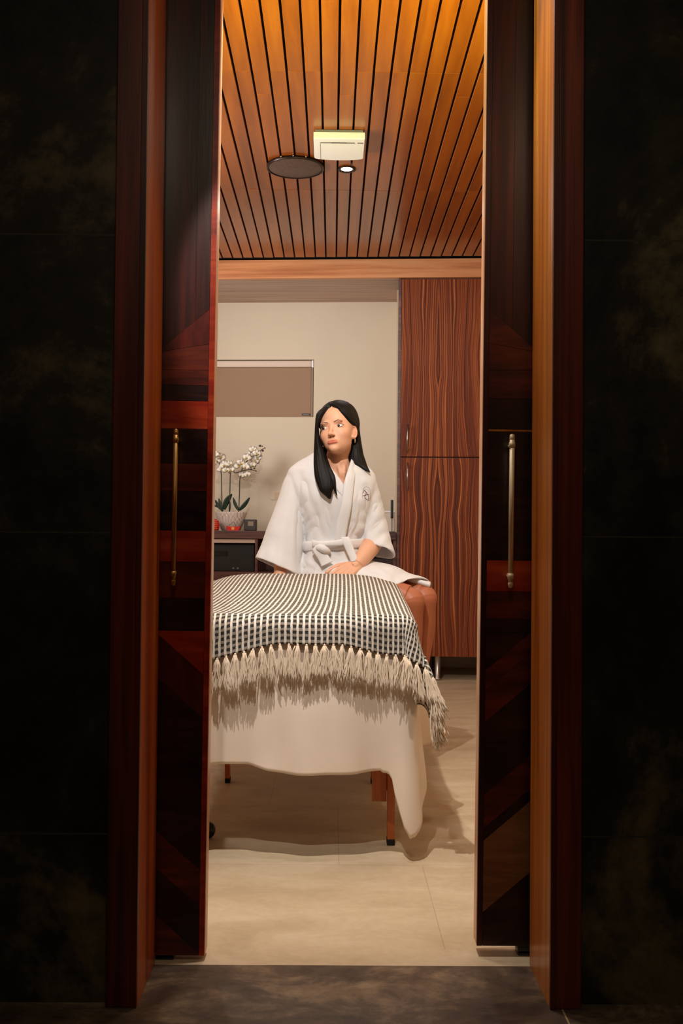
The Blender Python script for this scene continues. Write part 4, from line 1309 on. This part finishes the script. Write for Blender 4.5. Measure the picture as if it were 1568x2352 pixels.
# eyes
for s in (-1, 1):
    N_, K_ = 44, 22
    c = Vector((s*EX, -.0665, -.001))
    bm = BM(); rows = []; cols = {}
    up, lw = .0070, .0050
    def lid(u, upper):
        if upper: return up*(1-abs(u)**2.2)**0.8*(1+0.18*u*s*-1)+0.0016*u*s
        return -lw*(1-abs(u)**2.0)**0.9+0.0016*u*s
    gx, gz = -.0042, .0012
    for i in range(N_+1):
        u = -1+2*i/N_; x = u*.0154; zt, zb = lid(u, True), lid(u, False); row = []
        for j in range(K_+1):
            z = zb+(zt-zb)*j/K_
            yy = .0150*math.sqrt(max(0, 1-(x/.0185)**2-(z/.0120)**2))
            v = bm.verts.new(MH @ (c+Vector((x, -yy-.0009, z))))
            rr = math.hypot(x-gx, z-gz); 
            col = lin((232, 222, 216))
            k = abs(u)**3; col = tuple(col[q]*(1-.35*k)+(.5, .2, .15, 1)[q]*.35*k for q in range(4))
            if rr < .0066: col = lin((52, 30, 20))
            if rr < .0030: col = lin((8, 6, 6))
            if math.hypot(x-gx-.0018, z-gz-.0022) < .0010: col = lin((240, 240, 240))  # catchlight painted into the eye colour
            cols[v] = col; row.append(v)
        rows.append(row)
    vs = list(bm.verts); bm.verts.index_update()
    for i in range(N_):
        for j in range(K_): bm.faces.new((rows[i][j], rows[i+1][j], rows[i+1][j+1], rows[i][j+1]))
    # closed back so that the eye has volume
    cl = [cols[v] for v in vs]
    bv = bm.verts.new(MH @ (c+Vector((0, 0.008, 0)))); cl.append(lin((220, 200, 190)))
    ring = [rows[i][0] for i in range(N_+1)]+[rows[N_][j] for j in range(1, K_+1)]+[rows[i][K_] for i in range(N_-1, -1, -1)]+[rows[0][j] for j in range(K_-1, 0, -1)]
    for a, b in zip(ring, ring[1:]+ring[:1]):
        try: bm.faces.new((a, b, bv))
        except ValueError: pass
    bmesh.ops.recalc_face_normals(bm, faces=bm.faces)
    me = bpy.data.meshes.new('eye'); bm.to_mesh(me); bm.free()
    ca = me.color_attributes.new('tint', 'FLOAT_COLOR', 'POINT')
    for i, q in enumerate(cl): ca.data[i].color = q
    eo = wpart('eye', me, M['eye'])
    for upper, rad in ((True, .00105), (False, .00045)):
        bm = BM(); pts = []
        for i in range(15):
            u = -1+2*i/14
            if upper and s*u > 0.93: u = s*1.12
            x = u*.0156; z = lid(max(-1, min(1, u)), upper)+(.0006 if upper else -.0002)+(.0012 if abs(u) > 1 else 0)
            yy = .0150*math.sqrt(max(0.02, 1-(x/.0190)**2-(z/.0123)**2))
            pts.append(MH @ (c+Vector((x, -yy-.0016, z))))
        tube(bm, pts, [rad*0.5]+[rad]*13+[rad*0.6], 6)
        wpart('eyelashes', bm, M['lash'] if upper else M['brow'], eo)
    # eyebrow
    bm = BM(); pts = []; ra = []
    P_ = []
    for i in range(13):
        t = i/12; x = s*(.0125+.030*t); z = .0152+.0058*math.sin(math.pi*min(1, t*0.95+.03)*.75)-.003*max(0, t-.7)/.3
        P_.append((x, z)); ra.append(.0015*(0.75+.6*math.sin(math.pi*t**.8))*(1-.6*t))
    dirs = np.array([(x, -1e-9, z) for x, z in P_])
    # drop on the head surface
    ys = np.full(13, -.13)
    lo = np.full(13, -.14); hi = np.full(13, -.02)
    for _ in range(26):
        m = (lo+hi)/2; v = head_sdf(np.array([(P_[i][0], m[i], P_[i][1]) for i in range(13)]))
        hi = np.where(v < 0, m, hi); lo = np.where(v < 0, lo, m)
    pts = [MH @ Vector((P_[i][0], lo[i]+.0004, P_[i][1])) for i in range(13)]
    tube(bm, pts, ra, 8)
    wpart('eyebrow', bm, M['brow'])
# earring
bm = BM(); e0 = hd(.0650, -.004, -.042)
tube(bm, [e0+Vector((0, 0, .004)), e0+Vector((.001, -.003, -.006)), e0+Vector((0, -.003, -.014))], 0.0016, 8)
wpart('earring', bm, M['champagne'])

# hair
D, r_, nv, nu = head_grid(220, 170)
pts = []
for d, r in zip(D, r_):
    p = HC+d*r
    x, y, z = p
    lim = float(np.interp(z, [-.12, -.05, -.02, .0, .02, .035, .07, .085, .2], [.035, .030, .018, .006, -.020, -.050, -.060, -.060, -.060]))
    lim -= 0.012*math.exp(-(x/.008)**2)*0 - 0.006*abs(x)/.06*(1 if z > .05 else 0)
    ax = abs(x)
    m = sst(-.003, .006, y-lim)
    zh = float(np.interp(abs(x+.001), [0, .004, .027, .0455, .054, .062, .08], [.090, .083, .0700, .0425, .029, .014, -.01]))
    if y < .02: m = max(m, sst(-.002, .004, z-zh))
    if z < -.06: m *= sst(-.12, -.06, z)
    part = 0.004*math.exp(-((x+.004)/.004)**2)*(1 if z > .05 else 0)
    th_ = (.0085+.006*sst(.0, .08, y)+0.006*sst(.05, .1, z))*m-.024*(1-m)-part*m
    gr = .0005*noise.noise(Vector((math.atan2(x, z-.02)*22, y*3, 0)))*m+.0003*math.sin(math.atan2(x, z-.02)*120)*m
    q = p+d*(th_+gr)
    pts.append(MH @ Vector(q))
hair = BM()
grid_mesh(hair, pts, nv, nu)
def lock(rows, n=40, s=64, amp=.0012, seed=0, k=17, flat=1.0):
    """rows: y, xL, xR, Y, ry"""
    rs = []
    for t in spline(rows, n):
        y, xl, xr, Y, ry = t
        a, b = at(xl, y, Y), at(xr, y, Y); c = (a+b)/2; rx = max((b-a).length/2, .001)
        ring = []
        for q in range(s):
            an = 2*math.pi*q/s
            w_ = 1+amp/0.012*(0.5*math.sin(an*k+seed)+.5*math.sin(an*(k*2+3)+seed*2+y*.006))*0.5
            ring.append(Vector((c.x+rx*math.cos(an)*w_, c.y+ry*math.sin(an)*w_, c.z)))
        rs.append(ring)
    rings(hair, rs)
# side nearer the left door: falls over the chest
lock([(928, 756, 768, 3.94, .010), (936, 742, 762, 3.925, .026), (950, 727, 748, 3.91, .034), (972, 723.5, 733, 3.905, .034), (1003, 722, 734, 3.905, .032), (1022, 721, 739, 3.90, .031), (1037, 720.5, 746, 3.895, .030), (1062, 720, 755, 3.875, .024),
      (1080, 721, 762, 3.858, .019), (1098, 724, 768, 3.846, .016), (1116, 730, 767, 3.838, .014), (1128, 735, 763, 3.835, .012), (1138, 746, 761, 3.836, .008), (1146, 754, 759, 3.838, .003)])
lock([(1070, 748, 758, 3.862, .010), (1095, 757, 769.5, 3.842, .009), (1115, 763, 771, 3.836, .006), (1130, 768, 773, 3.836, .004), (1138, 773, 774.5, 3.838, .002)], n=16, s=20)
lock([(1085, 723, 740, 3.856, .010), (1108, 727, 745, 3.842, .009), (1126, 735, 748, 3.838, .006), (1136, 743, 750, 3.838, .003)], n=16, s=20, seed=2)
# side behind the visible ear
lock([(928, 772, 790, 3.97, .030), (940, 780, 806, 3.965, .042), (956, 792, 818, 3.965, .044), (976, 804, 824, 3.97, .042), (1000, 807, 827, 3.975, .036), (1014, 808, 829, 3.975, .034), (1027, 804, 831, 3.97, .032), (1044, 799.5, 834, 3.96, .028), (1056, 799.5, 838, 3.945, .023),
      (1065, 808, 841, 3.93, .018), (1071, 821, 843.5, 3.92, .014), (1080, 838, 848, 3.91, .008), (1085, 847, 850, 3.905, .003)], seed=1)
# behind the neck
lock([(950, 745, 800, 4.00, .050), (1000, 735, 815, 4.02, .045), (1050, 738, 822, 4.04, .035), (1090, 745, 815, 4.085, .02), (1130, 755, 800, 4.10, .01)], seed=3)
wpart('hair', hair, M['hair'])
bm = BM()
tube(bm, [at(719, 1030, 3.93), at(706, 1040, 3.93), at(697, 1052, 3.93)], [.0006, .0006, .0004], 5, n=10)
bm.free()

# ------------------------------------------------------------------ robe
rob = BM()
lv = torso_levels(60)
# open shell, cut to a V at the front
tr = [torso_ring(t, 0.0, 120) for t in lv]
t_ = BM(); vr = rings(t_, tr, False, False)
V0, V1, V2 = (728, 1036), (822, 1036), (790, 1124)
def inV(p):
    x, y = proj(p)
    if p.y > 4.0 or y > V2[1]: return False
    k = (y-V0[1])/(V2[1]-V0[1])
    return V0[0]+(V2[0]-V0[0])*k < x < V1[0]+(V2[0]-V1[0])*k
kill = [f for f in t_.faces if inV(f.calc_center_median())]
bmesh.ops.delete(t_, geom=kill, context='FACES')
def solid(t_, th, off=-1):
    me = evaluate(t_, [('SOLIDIFY', dict(thickness=th, offset=off))])
    o = bmesh.new(); o.from_mesh(me); bpy.data.meshes.remove(me); return o
bmesh.ops.recalc_face_normals(t_, faces=t_.faces)
merge(rob, solid(t_, .010, 0))
def sleeve(secs, n=44, s=72, front_up=.0):
    rs = []
    S = spline(secs, n)
    for i, t in enumerate(S):
        x0, y0, x1, y1, Y, ry = t
        a, b = at(x0, y0, Y), at(x1, y1, Y); c = (a+b)/2; h = (b-a)/2
        tt = i/(n-1)
        ring = []
        for q in range(s):
            an = 2*math.pi*q/s; ca, sa = math.cos(an), math.sin(an); e = 2/2.2
            ca = math.copysign(abs(ca)**e, ca); sa = math.copysign(abs(sa)**e, sa)
            p = c+h*ca+Vector((0, ry*sa, -front_up*sa*sst(.6, 1, tt)))
            ring.append(p)
        rs.append(ring)
    b_ = BM(); rings(b_, rs, False, False)
    bmesh.ops.recalc_face_normals(b_, faces=b_.faces)
    merge(rob, solid(b_, .009, 0))
sleeve([(672, 1080, 712, 1112, 3.98, .062), (656, 1100, 702, 1148, 3.98, .066), (640, 1148, 697, 1186, 3.97, .070), (621, 1200, 694, 1228, 3.96, .076), (604, 1246, 692, 1276, 3.95, .080), (588, 1283, 689, 1326, 3.93, .082)], front_up=.012)
sleeve([(812, 1112, 848, 1080, 3.98, .060), (818, 1142, 864, 1112, 3.985, .062), (823, 1180, 876, 1156, 3.99, .062), (826, 1215, 886, 1200, 3.99, .064), (828, 1240, 895, 1240, 3.98, .066), (830, 1256, 906, 1278, 3.965, .070)], front_up=.024)
# skirt over the thighs
pth = [A(765, 1318, 4.00, 0), A(800, 1322, 3.965, 0), A(850, 1336, 3.925, 0), A(900, 1347, 3.885, 0), A(925, 1351, 3.865, 0), A(941, 1354, 3.85, 0)]
rad = [(.150, .080), (.152, .076), (.142, .078), (.130, .076), (.118, .058), (.104, .044)]
S = spline([list(p[:3])+list(r) for p, r in zip(pth, rad)], 44)
rs = []
for i, t in enumerate(S):
    c = Vector(t[:3]); a_ = Vector(S[max(0, i-1)][:3]); b_ = Vector(S[min(len(S)-1, i+1)][:3]); d = (b_-a_); d.z = 0; d.normalize()
    hh = Vector((-d.y, d.x, 0))
    ring = []
    for q in range(96):
        an = 2*math.pi*q/96; ca, sa = math.cos(an), math.sin(an)
        tt = i/(len(S)-1)
        p = c+hh*t[3]*ca+Vector((0, 0, t[4]*sa*(1 if sa > 0 else .75)))
        # uneven hem: the far flap reaches further over the knee
        p += d*(0.050*sst(.7, 1, tt)*(ca*0.55+.1))
        p += d*0.03*sst(.8, 1, tt)*max(0, sa)
        ring.append(p)
    rs.append(ring)
b_ = BM(); rings(b_, rs, False, False); bmesh.ops.recalc_face_normals(b_, faces=b_.faces)
merge(rob, solid(b_, .009, 0))
me = evaluate(rob, [('REMESH', dict(mode='VOXEL', voxel_size=0.0036, adaptivity=0.0)), ('SMOOTH', dict(factor=0.6, iterations=9))])
# creases
creases = [  # x0,y0,x1,y1, depth, width
 (700, 1112, 692, 1180, .010, 7), (692, 1180, 694, 1300, .014, 8), (838, 1120, 832, 1185, .010, 7), (832, 1185, 828, 1250, .012, 7),
 (684, 1082, 728, 1188, .007, 7), (728, 1188, 742, 1236, .006, 6), (712, 1060, 735, 1100, .005, 7), (750, 1150, 764, 1234, .006, 7), (742, 1130, 752, 1200, .004, 6),
 (815, 1090, 803, 1160, .006, 7), (803, 1160, 784, 1230, .006, 7), (828, 1095, 822, 1150, .005, 6), (822, 1150, 798, 1232, .005, 6),
 (726, 1200, 704, 1236, .008, 6), (716, 1188, 700, 1215, .005, 6), (812, 1200, 790, 1236, .006, 5), (824, 1210, 808, 1240, .006, 5),
 (660, 1120, 640, 1200, .004, 8), (640, 1200, 628, 1290, .005, 9), (668, 1160, 662, 1300, .005, 9), (618, 1235, 604, 1290, .004, 7), 
 (872, 1150, 850, 1190, .006, 6), (850, 1190, 838, 1215, .005, 6), (882, 1190, 852, 1222, .006, 6), (888, 1222, 858, 1246, .005, 6), (866, 1120, 858, 1160, .004, 6), (893, 1245, 880, 1280, .004, 6),
 (705, 1275, 740, 1300, .005, 6), (745, 1275, 800, 1300, .005, 6), (700, 1300, 770, 1318, .005, 6), (770, 1262, 800, 1306, .005, 6),
 (845, 1302, 905, 1332, .007, 6), (868, 1298, 935, 1330, .006, 5), (905, 1345, 940, 1352, .006, 5), (925, 1326, 975, 1344, .005, 5), (850, 1330, 890, 1362, .005, 6)]
n = len(me.vertices); co = np.empty(n*3); no = np.empty(n*3); me.vertices.foreach_get('co', co); me.vertices.foreach_get('normal', no)
co = co.reshape(-1, 3); no = no.reshape(-1, 3)
dd = co-np.array(EYE); zz = dd @ np.array(fwd); px = W/2+F*(dd @ np.array(rgt))/zz; py = H/2-F*(dd @ np.array(upv))/zz
disp = np.zeros(n)
for x0, y0, x1, y1, dp, wd_ in creases:
    ax, ay = x1-x0, y1-y0; l2 = ax*ax+ay*ay
    t = ((px-x0)*ax+(py-y0)*ay)/l2; tc = np.clip(t, 0, 1)
    # slight curve
    cx = x0+ax*tc-ay/math.sqrt(l2)*2.5*np.sin(math.pi*tc); cy = y0+ay*tc+ax/math.sqrt(l2)*2.5*np.sin(math.pi*tc)
    ds = np.hypot(px-cx, py-cy)/(wd_*1.35)
    env = np.clip(1.15-np.abs(tc-.5)*1.3, 0, 1)
    disp += env*dp*0.85*(-np.exp(-ds**2)+0.10*np.exp(-((ds-1.5)/.8)**2))
nz = np.array([noise.noise(Vector(c*12))*.0018+noise.noise(Vector(c*38))*.0004 for c in co])
co2 = co+no*(disp+nz)[:, None]
me.vertices.foreach_set('co', co2.ravel()); me.update()
from mathutils.bvhtree import BVHTree
tb_ = bmesh.new(); tb_.from_mesh(me); bvh = BVHTree.FromBMesh(tb_); tb_.free()
def on_robe(x, y, lift=.002, fallback=3.88):
    d = (at(x, y, 4.0)-EYE).normalized()
    h = bvh.ray_cast(EYE, d)
    if h[0] is None: return at(x, y, fallback), Vector((0, -1, 0))
    nn = h[1] if h[1].dot(d) < 0 else -h[1]
    return h[0]+nn*lift, nn
robe = wpart('bathrobe', me, M['robe'])
tag(robe, 'white terry robe with wide sleeves')
def ribbon(name, left, right, thick, n=40, lift=.001, par=robe, mat=None, ends=None):
    """band between two image polylines lying on the robe"""
    Lp, Rp = spline(left, n), spline(right, n)
    Pa, Pb = [], []
    for a, b in zip(Lp, Rp):
        pa = Vector(a[2:5]) if len(a) > 4 else on_robe(a[0], a[1], lift)[0]
        pb = Vector(b[2:5]) if len(b) > 4 else on_robe(b[0], b[1], lift)[0]
        Pa.append(pa); Pb.append(pb)
    def smooth(P):
        for _ in range(6): P = [P[0]]+[(P[i-1]+P[i]*2+P[i+1])/4 for i in range(1, len(P)-1)]+[P[-1]]
        return P
    Pa, Pb = smooth(Pa), smooth(Pb)
    rs = []
    for i in range(n):
        a, b = Pa[i], Pb[i]; w_ = b-a; tdir = (Pa[min(i+1, n-1)]-Pa[max(i-1, 0)])
        nn = w_.cross(tdir).normalized()
        if nn.y > 0: nn = -nn
        ring = []
        m_ = 9
        for k in range(m_):
            t = k/(m_-1); q = a.lerp(b, t)
            bulge = math.sin(math.pi*t)**0.5
            ring.append(q+nn*thick*(0.35+0.65*bulge)+nn*0.0007*math.cos(t*6*math.pi))
        for k in range(m_-1, -1, -1):
            ring.append(a.lerp(b, k/(m_-1))-nn*.004)
        rs.append(ring)
    bm = BM(); rings(bm, rs)
    return wpart(name, bm, mat or M['robe'], par)
def pw(x, y, Y):
    p = at(x, y, Y); return (x, y, p.x, p.y, p.z)
# under lapel then the over lapel, both running round the neck
def band(name, cl, hw_, thick, lift, n=44):
    """cl: (x, y, Y or None); hw_: half widths in px"""
    pts = spline([(c[0], c[1], h) for c, h in zip(cl, hw_)], n)
    Ys = []
    for c in cl:
        if c[2] is None: Ys.append(on_robe(c[0], c[1], 0)[0].y)
        else: Ys.append(c[2])
    Y_ = [v[0] for v in spline([(q,) for q in Ys], n)]
    P = [at(p[0], p[1], Y) for p, Y in zip(pts, Y_)]
    rs = []
    for i in range(n):
        tdir = (P[min(i+1, n-1)]-P[max(i-1, 0)]).normalized()
        # outward from the torso axis
        ax_ = Vector((at(768, 1100, 4.0).x, 3.99, P[i].z)); o_ = (P[i]-ax_); o_.z = 0.25*o_.length; o_ = (o_-tdir*o_.dot(tdir)).normalized()
        sd = tdir.cross(o_).normalized(); w_ = pts[i][2]*Y_[i]/F
        ring = []
        for k in range(11):
            t = k/10; bl_ = math.sin(math.pi*min(max(t, .001), .999))**0.4
            ring.append(P[i]+sd*w_*(2*t-1)+o_*(lift+thick*bl_+0.0009*math.cos(t*8*math.pi)*bl_))
        for k in range(10, -1, -1):
            t = k/10; ring.append(P[i]+sd*w_*(2*t-1)*.98+o_*(lift-.002))
        rs.append(ring)
    bm = BM(); rings(bm, rs)
    return wpart(name, bm, M['robe'], robe)
band('lapel', [(750, 1026, 4.035), (736, 1038, 3.99), (738, 1056, 3.93), (749, 1076, 3.893), (766, 1099, 3.872), (781, 1119, 3.864), (792, 1134, 3.864), (798, 1146, 3.868)], [8, 9, 10, 11, 11, 11, 10, 7], .005, .000)
band('lapel', [(782, 1022, 4.045), (803, 1036, 4.01), (811, 1056, 3.95), (807, 1084, 3.892), (801, 1112, 3.868), (795, 1160, 3.858), (786, 1202, 3.864), (779, 1246, 3.872)], [8, 8, 9, 11, 12.5, 13, 13.5, 12], .007, .002)
# belt: two turns and a tied end
def belt_ring(y0, y1, tilt, grow, hgt):
    rs = []
    t = [v for v in spline(TR, 200)]
    def lvl(y): return min(t, key=lambda v: abs(v[0]-y))
    ring_c = torso_ring(lvl((y0+y1)/2), grow, 96)
    rs = []
    for k, p in enumerate(ring_c):
        c = Vector((sum(q.x for q in ring_c)/96, sum(q.y for q in ring_c)/96, p.z)); o_ = (p-c).normalized()
        zt = tilt*(p.x-c.x)
        rg = []
        for a in range(12):
            an = 2*math.pi*a/12
            rg.append(p+o_*(.0055*math.cos(an)+.003*noise.noise(p*30))+Vector((0, 0, zt+hgt*math.copysign(abs(math.sin(an))**.7, math.sin(an))*(1+.12*noise.noise(p*18)))))
        rs.append(rg)
    rs.append(rs[0])
    bm = BM(); rings(bm, rs, False, False); bmesh.ops.remove_doubles(bm, verts=bm.verts, dist=1e-5)
    return bm
b1 = belt_ring(1240, 1262, .06, .010, .019)
wpart('belt', b1, M['robe'], robe)
def slab(name, rows, thick, mat=M['robe'], par=robe, n=18):
    """rows: x0,y0,x1,y1,Y : a soft padded strip"""
    rs = []
    for t in spline(rows, n):
        a, b = at(t[0], t[1], t[4]), at(t[2], t[3], t[4])
        ring = []
        for k in range(9): q = k/8; ring.append(a.lerp(b, q)+Vector((0, -thick*math.sin(math.pi*(0.06+.88*q))**.5, 0)))
        for k in range(8, -1, -1): q = k/8; ring.append(a.lerp(b, q)+Vector((0, thick*.5*math.sin(math.pi*q), 0)))
        rs.append(ring)
    bm = BM(); rings(bm, rs)
    return wpart(name, bm, mat, par)
YK = 3.862
slab('belt_end', [(782, 1234, 800, 1232, YK), (786, 1246, 806, 1243, YK-.008), (795, 1266, 813, 1262, YK-.014), (803, 1284, 820, 1280, YK-.022), (806, 1291, 822, 1287, YK-.026)], .008)
slab('belt_end', [(716, 1262, 730, 1248, YK), (722, 1272, 738, 1260, YK-.008), (732, 1288, 752, 1274, YK-.012), (738, 1302, 764, 1290, YK-.02)], .008)
bm = BM()
kp = at(742, 1264, YK-.004)
tube(bm, [kp+Vector((-.024, .004, .004)), kp+Vector((-.012, -.010, .010)), kp+Vector((.006, -.012, .002)), kp+Vector((.022, .004, -.006))], [.010, .015, .015, .010], 14, n=14)
wpart('belt_knot', bm, M['robe'], robe)
slab('belt_loop', [(716, 1240, 716, 1256, YK+.004), (740, 1244, 742, 1254, YK-.008), (775, 1240, 778, 1254, YK-.008), (796, 1234, 800, 1250, YK)], .006)
# embroidered emblem
def stitch(pts, r, n=30):
    P = [on_robe(p[0], p[1], .0008)[0] for p in spline(pts, n)]
    tube(emb, P, r, 6)
emb = BM()
cx, cy = 841, 1136
stitch([(cx+9.5*math.cos(R(a)), cy+18*math.sin(R(a))) for a in range(150, 420, 24)], .0004, 60)
stitch([(cx+6*math.cos(R(a)), cy+13*math.sin(R(a))) for a in range(190, 400, 24)], .0003, 40)
stitch([(cx-8, cy-4), (cx-5, cy-10), (cx-1, cy-3), (cx-4, cy+6), (cx+2, cy+12)], .0009)
stitch([(cx-3, cy-9), (cx+2, cy-2), (cx+5, cy+6), (cx+3, cy+14)], .0009)
stitch([(cx-9, cy+3), (cx-2, cy+1), (cx+6, cy-1)], .0008)
wpart('embroidered_emblem', emb, M['logo'], robe)
# rolled cloth at the far end of the hem
slab('hem_fold', [(925, 1318, 922, 1330, 3.87), (950, 1325, 947, 1339, 3.865), (972, 1333, 970, 1346, 3.86), (988, 1336, 986, 1352, 3.86)], .02, n=16)
# ------------------------------------------------------------------ lights
def area(name, loc, target, size, power, col, size_y=None, spread=180):
    l = bpy.data.lights.new(name, 'AREA'); l.energy = power; l.color = col; l.size = size
    if size_y: l.shape = 'RECTANGLE'; l.size_y = size_y
    l.spread = R(spread)
    o = bpy.data.objects.new(name, l); COL.objects.link(o)
    o.location = loc; o.rotation_euler = (Vector(target)-Vector(loc)).to_track_quat('-Z', 'Y').to_euler()
    return o
def spot(name, loc, target, power, col, angle, blend=0.3, radius=0.02):
    l = bpy.data.lights.new(name, 'SPOT'); l.energy = power; l.color = col; l.spot_size = R(angle); l.spot_blend = blend; l.shadow_soft_size = radius
    o = bpy.data.objects.new(name, l); COL.objects.link(o)
    o.location = loc; o.rotation_euler = (Vector(target)-Vector(loc)).to_track_quat('-Z', 'Y').to_euler()
    return o
NEUT = (1.0, 0.94, 0.88)
# hard corridor ceiling spot shining through the doorway
spot('corridor_spot', (-0.20, 1.28, 2.42), (-0.02, 3.05, 0.55), 70, NEUT, 23, 0.35, 0.012)
# bright spot in the door head
spot('door_head_spot', (-0.16, 2.222, 2.24), (0.0, 3.9, 0.80), 112, NEUT, 118, 0.5, 0.015)
# corridor downlights that catch the door linings
spot('corridor_spot.001', (-0.30, 1.85, 2.50), (0.44, 2.09, 1.80), 32, (1.0, 0.90, 0.40), 38, 1.0, 0.03)
spot('corridor_spot.002', (0.30, 1.90, 2.50), (-0.376, 2.05, 1.45), 11, (1.0, 0.76, 0.38), 17, 1.0, 0.03)
area('corridor_fill', (0.0, 0.1, CZ-0.05), (0, 0.6, 0), 0.6, 9, (1.0, 0.85, 0.62))  # added fill so walls, casings and doors show, not a real fitting
# added fill lights under the room ceiling, without fittings
for i, (x, y, p) in enumerate(((-0.15, 2.62, 9), (-1.0, 3.4, 5), (0.85, 3.6, 4), (-1.0, 5.0, 7), (0.3, 5.2, 4))):
    area('room_fill', (x, y, CZ-0.03), (x, y, 0), 0.14, p, NEUT)
# unseen fill lights by the side walls, added to brighten and tint the ceiling
area('ceiling_fill', (XA+0.12, 2.9, 1.95), (-0.2, 3.05, CZ), 0.3, 27, (0.92, 1.0, 0.26), spread=84)
area('ceiling_fill', (XB-0.12, 2.8, 1.95), (0.2, 3.1, CZ), 0.3, 9, (0.92, 1.0, 0.26), spread=84)
area('ceiling_fill', (XA+0.12, 4.2, 1.95), (0.0, 4.4, CZ), 0.3, 9, (1.0, 0.88, 0.84), spread=90)
area('rear_wall_fill', (XA+0.1, 5.2, 1.9), (-0.2, 6.9, 2.1), 0.9, 14, (1.0, 0.97, 0.95), spread=90)  # added fill that brightens the upper rear wall, no fitting there
w_ = bpy.data.worlds.new('world'); scene.world = w_; w_.use_nodes = True
w_.node_tree.nodes['Background'].inputs[0].default_value = (1.0, 0.8, 0.6, 1); w_.node_tree.nodes['Background'].inputs[1].default_value = 0.02
scene.view_settings.view_transform = 'Standard'; scene.view_settings.look = 'None'
scene.view_settings.exposure = 0.0; scene.view_settings.gamma = 1.0
scene.view_settings.use_curve_mapping = False
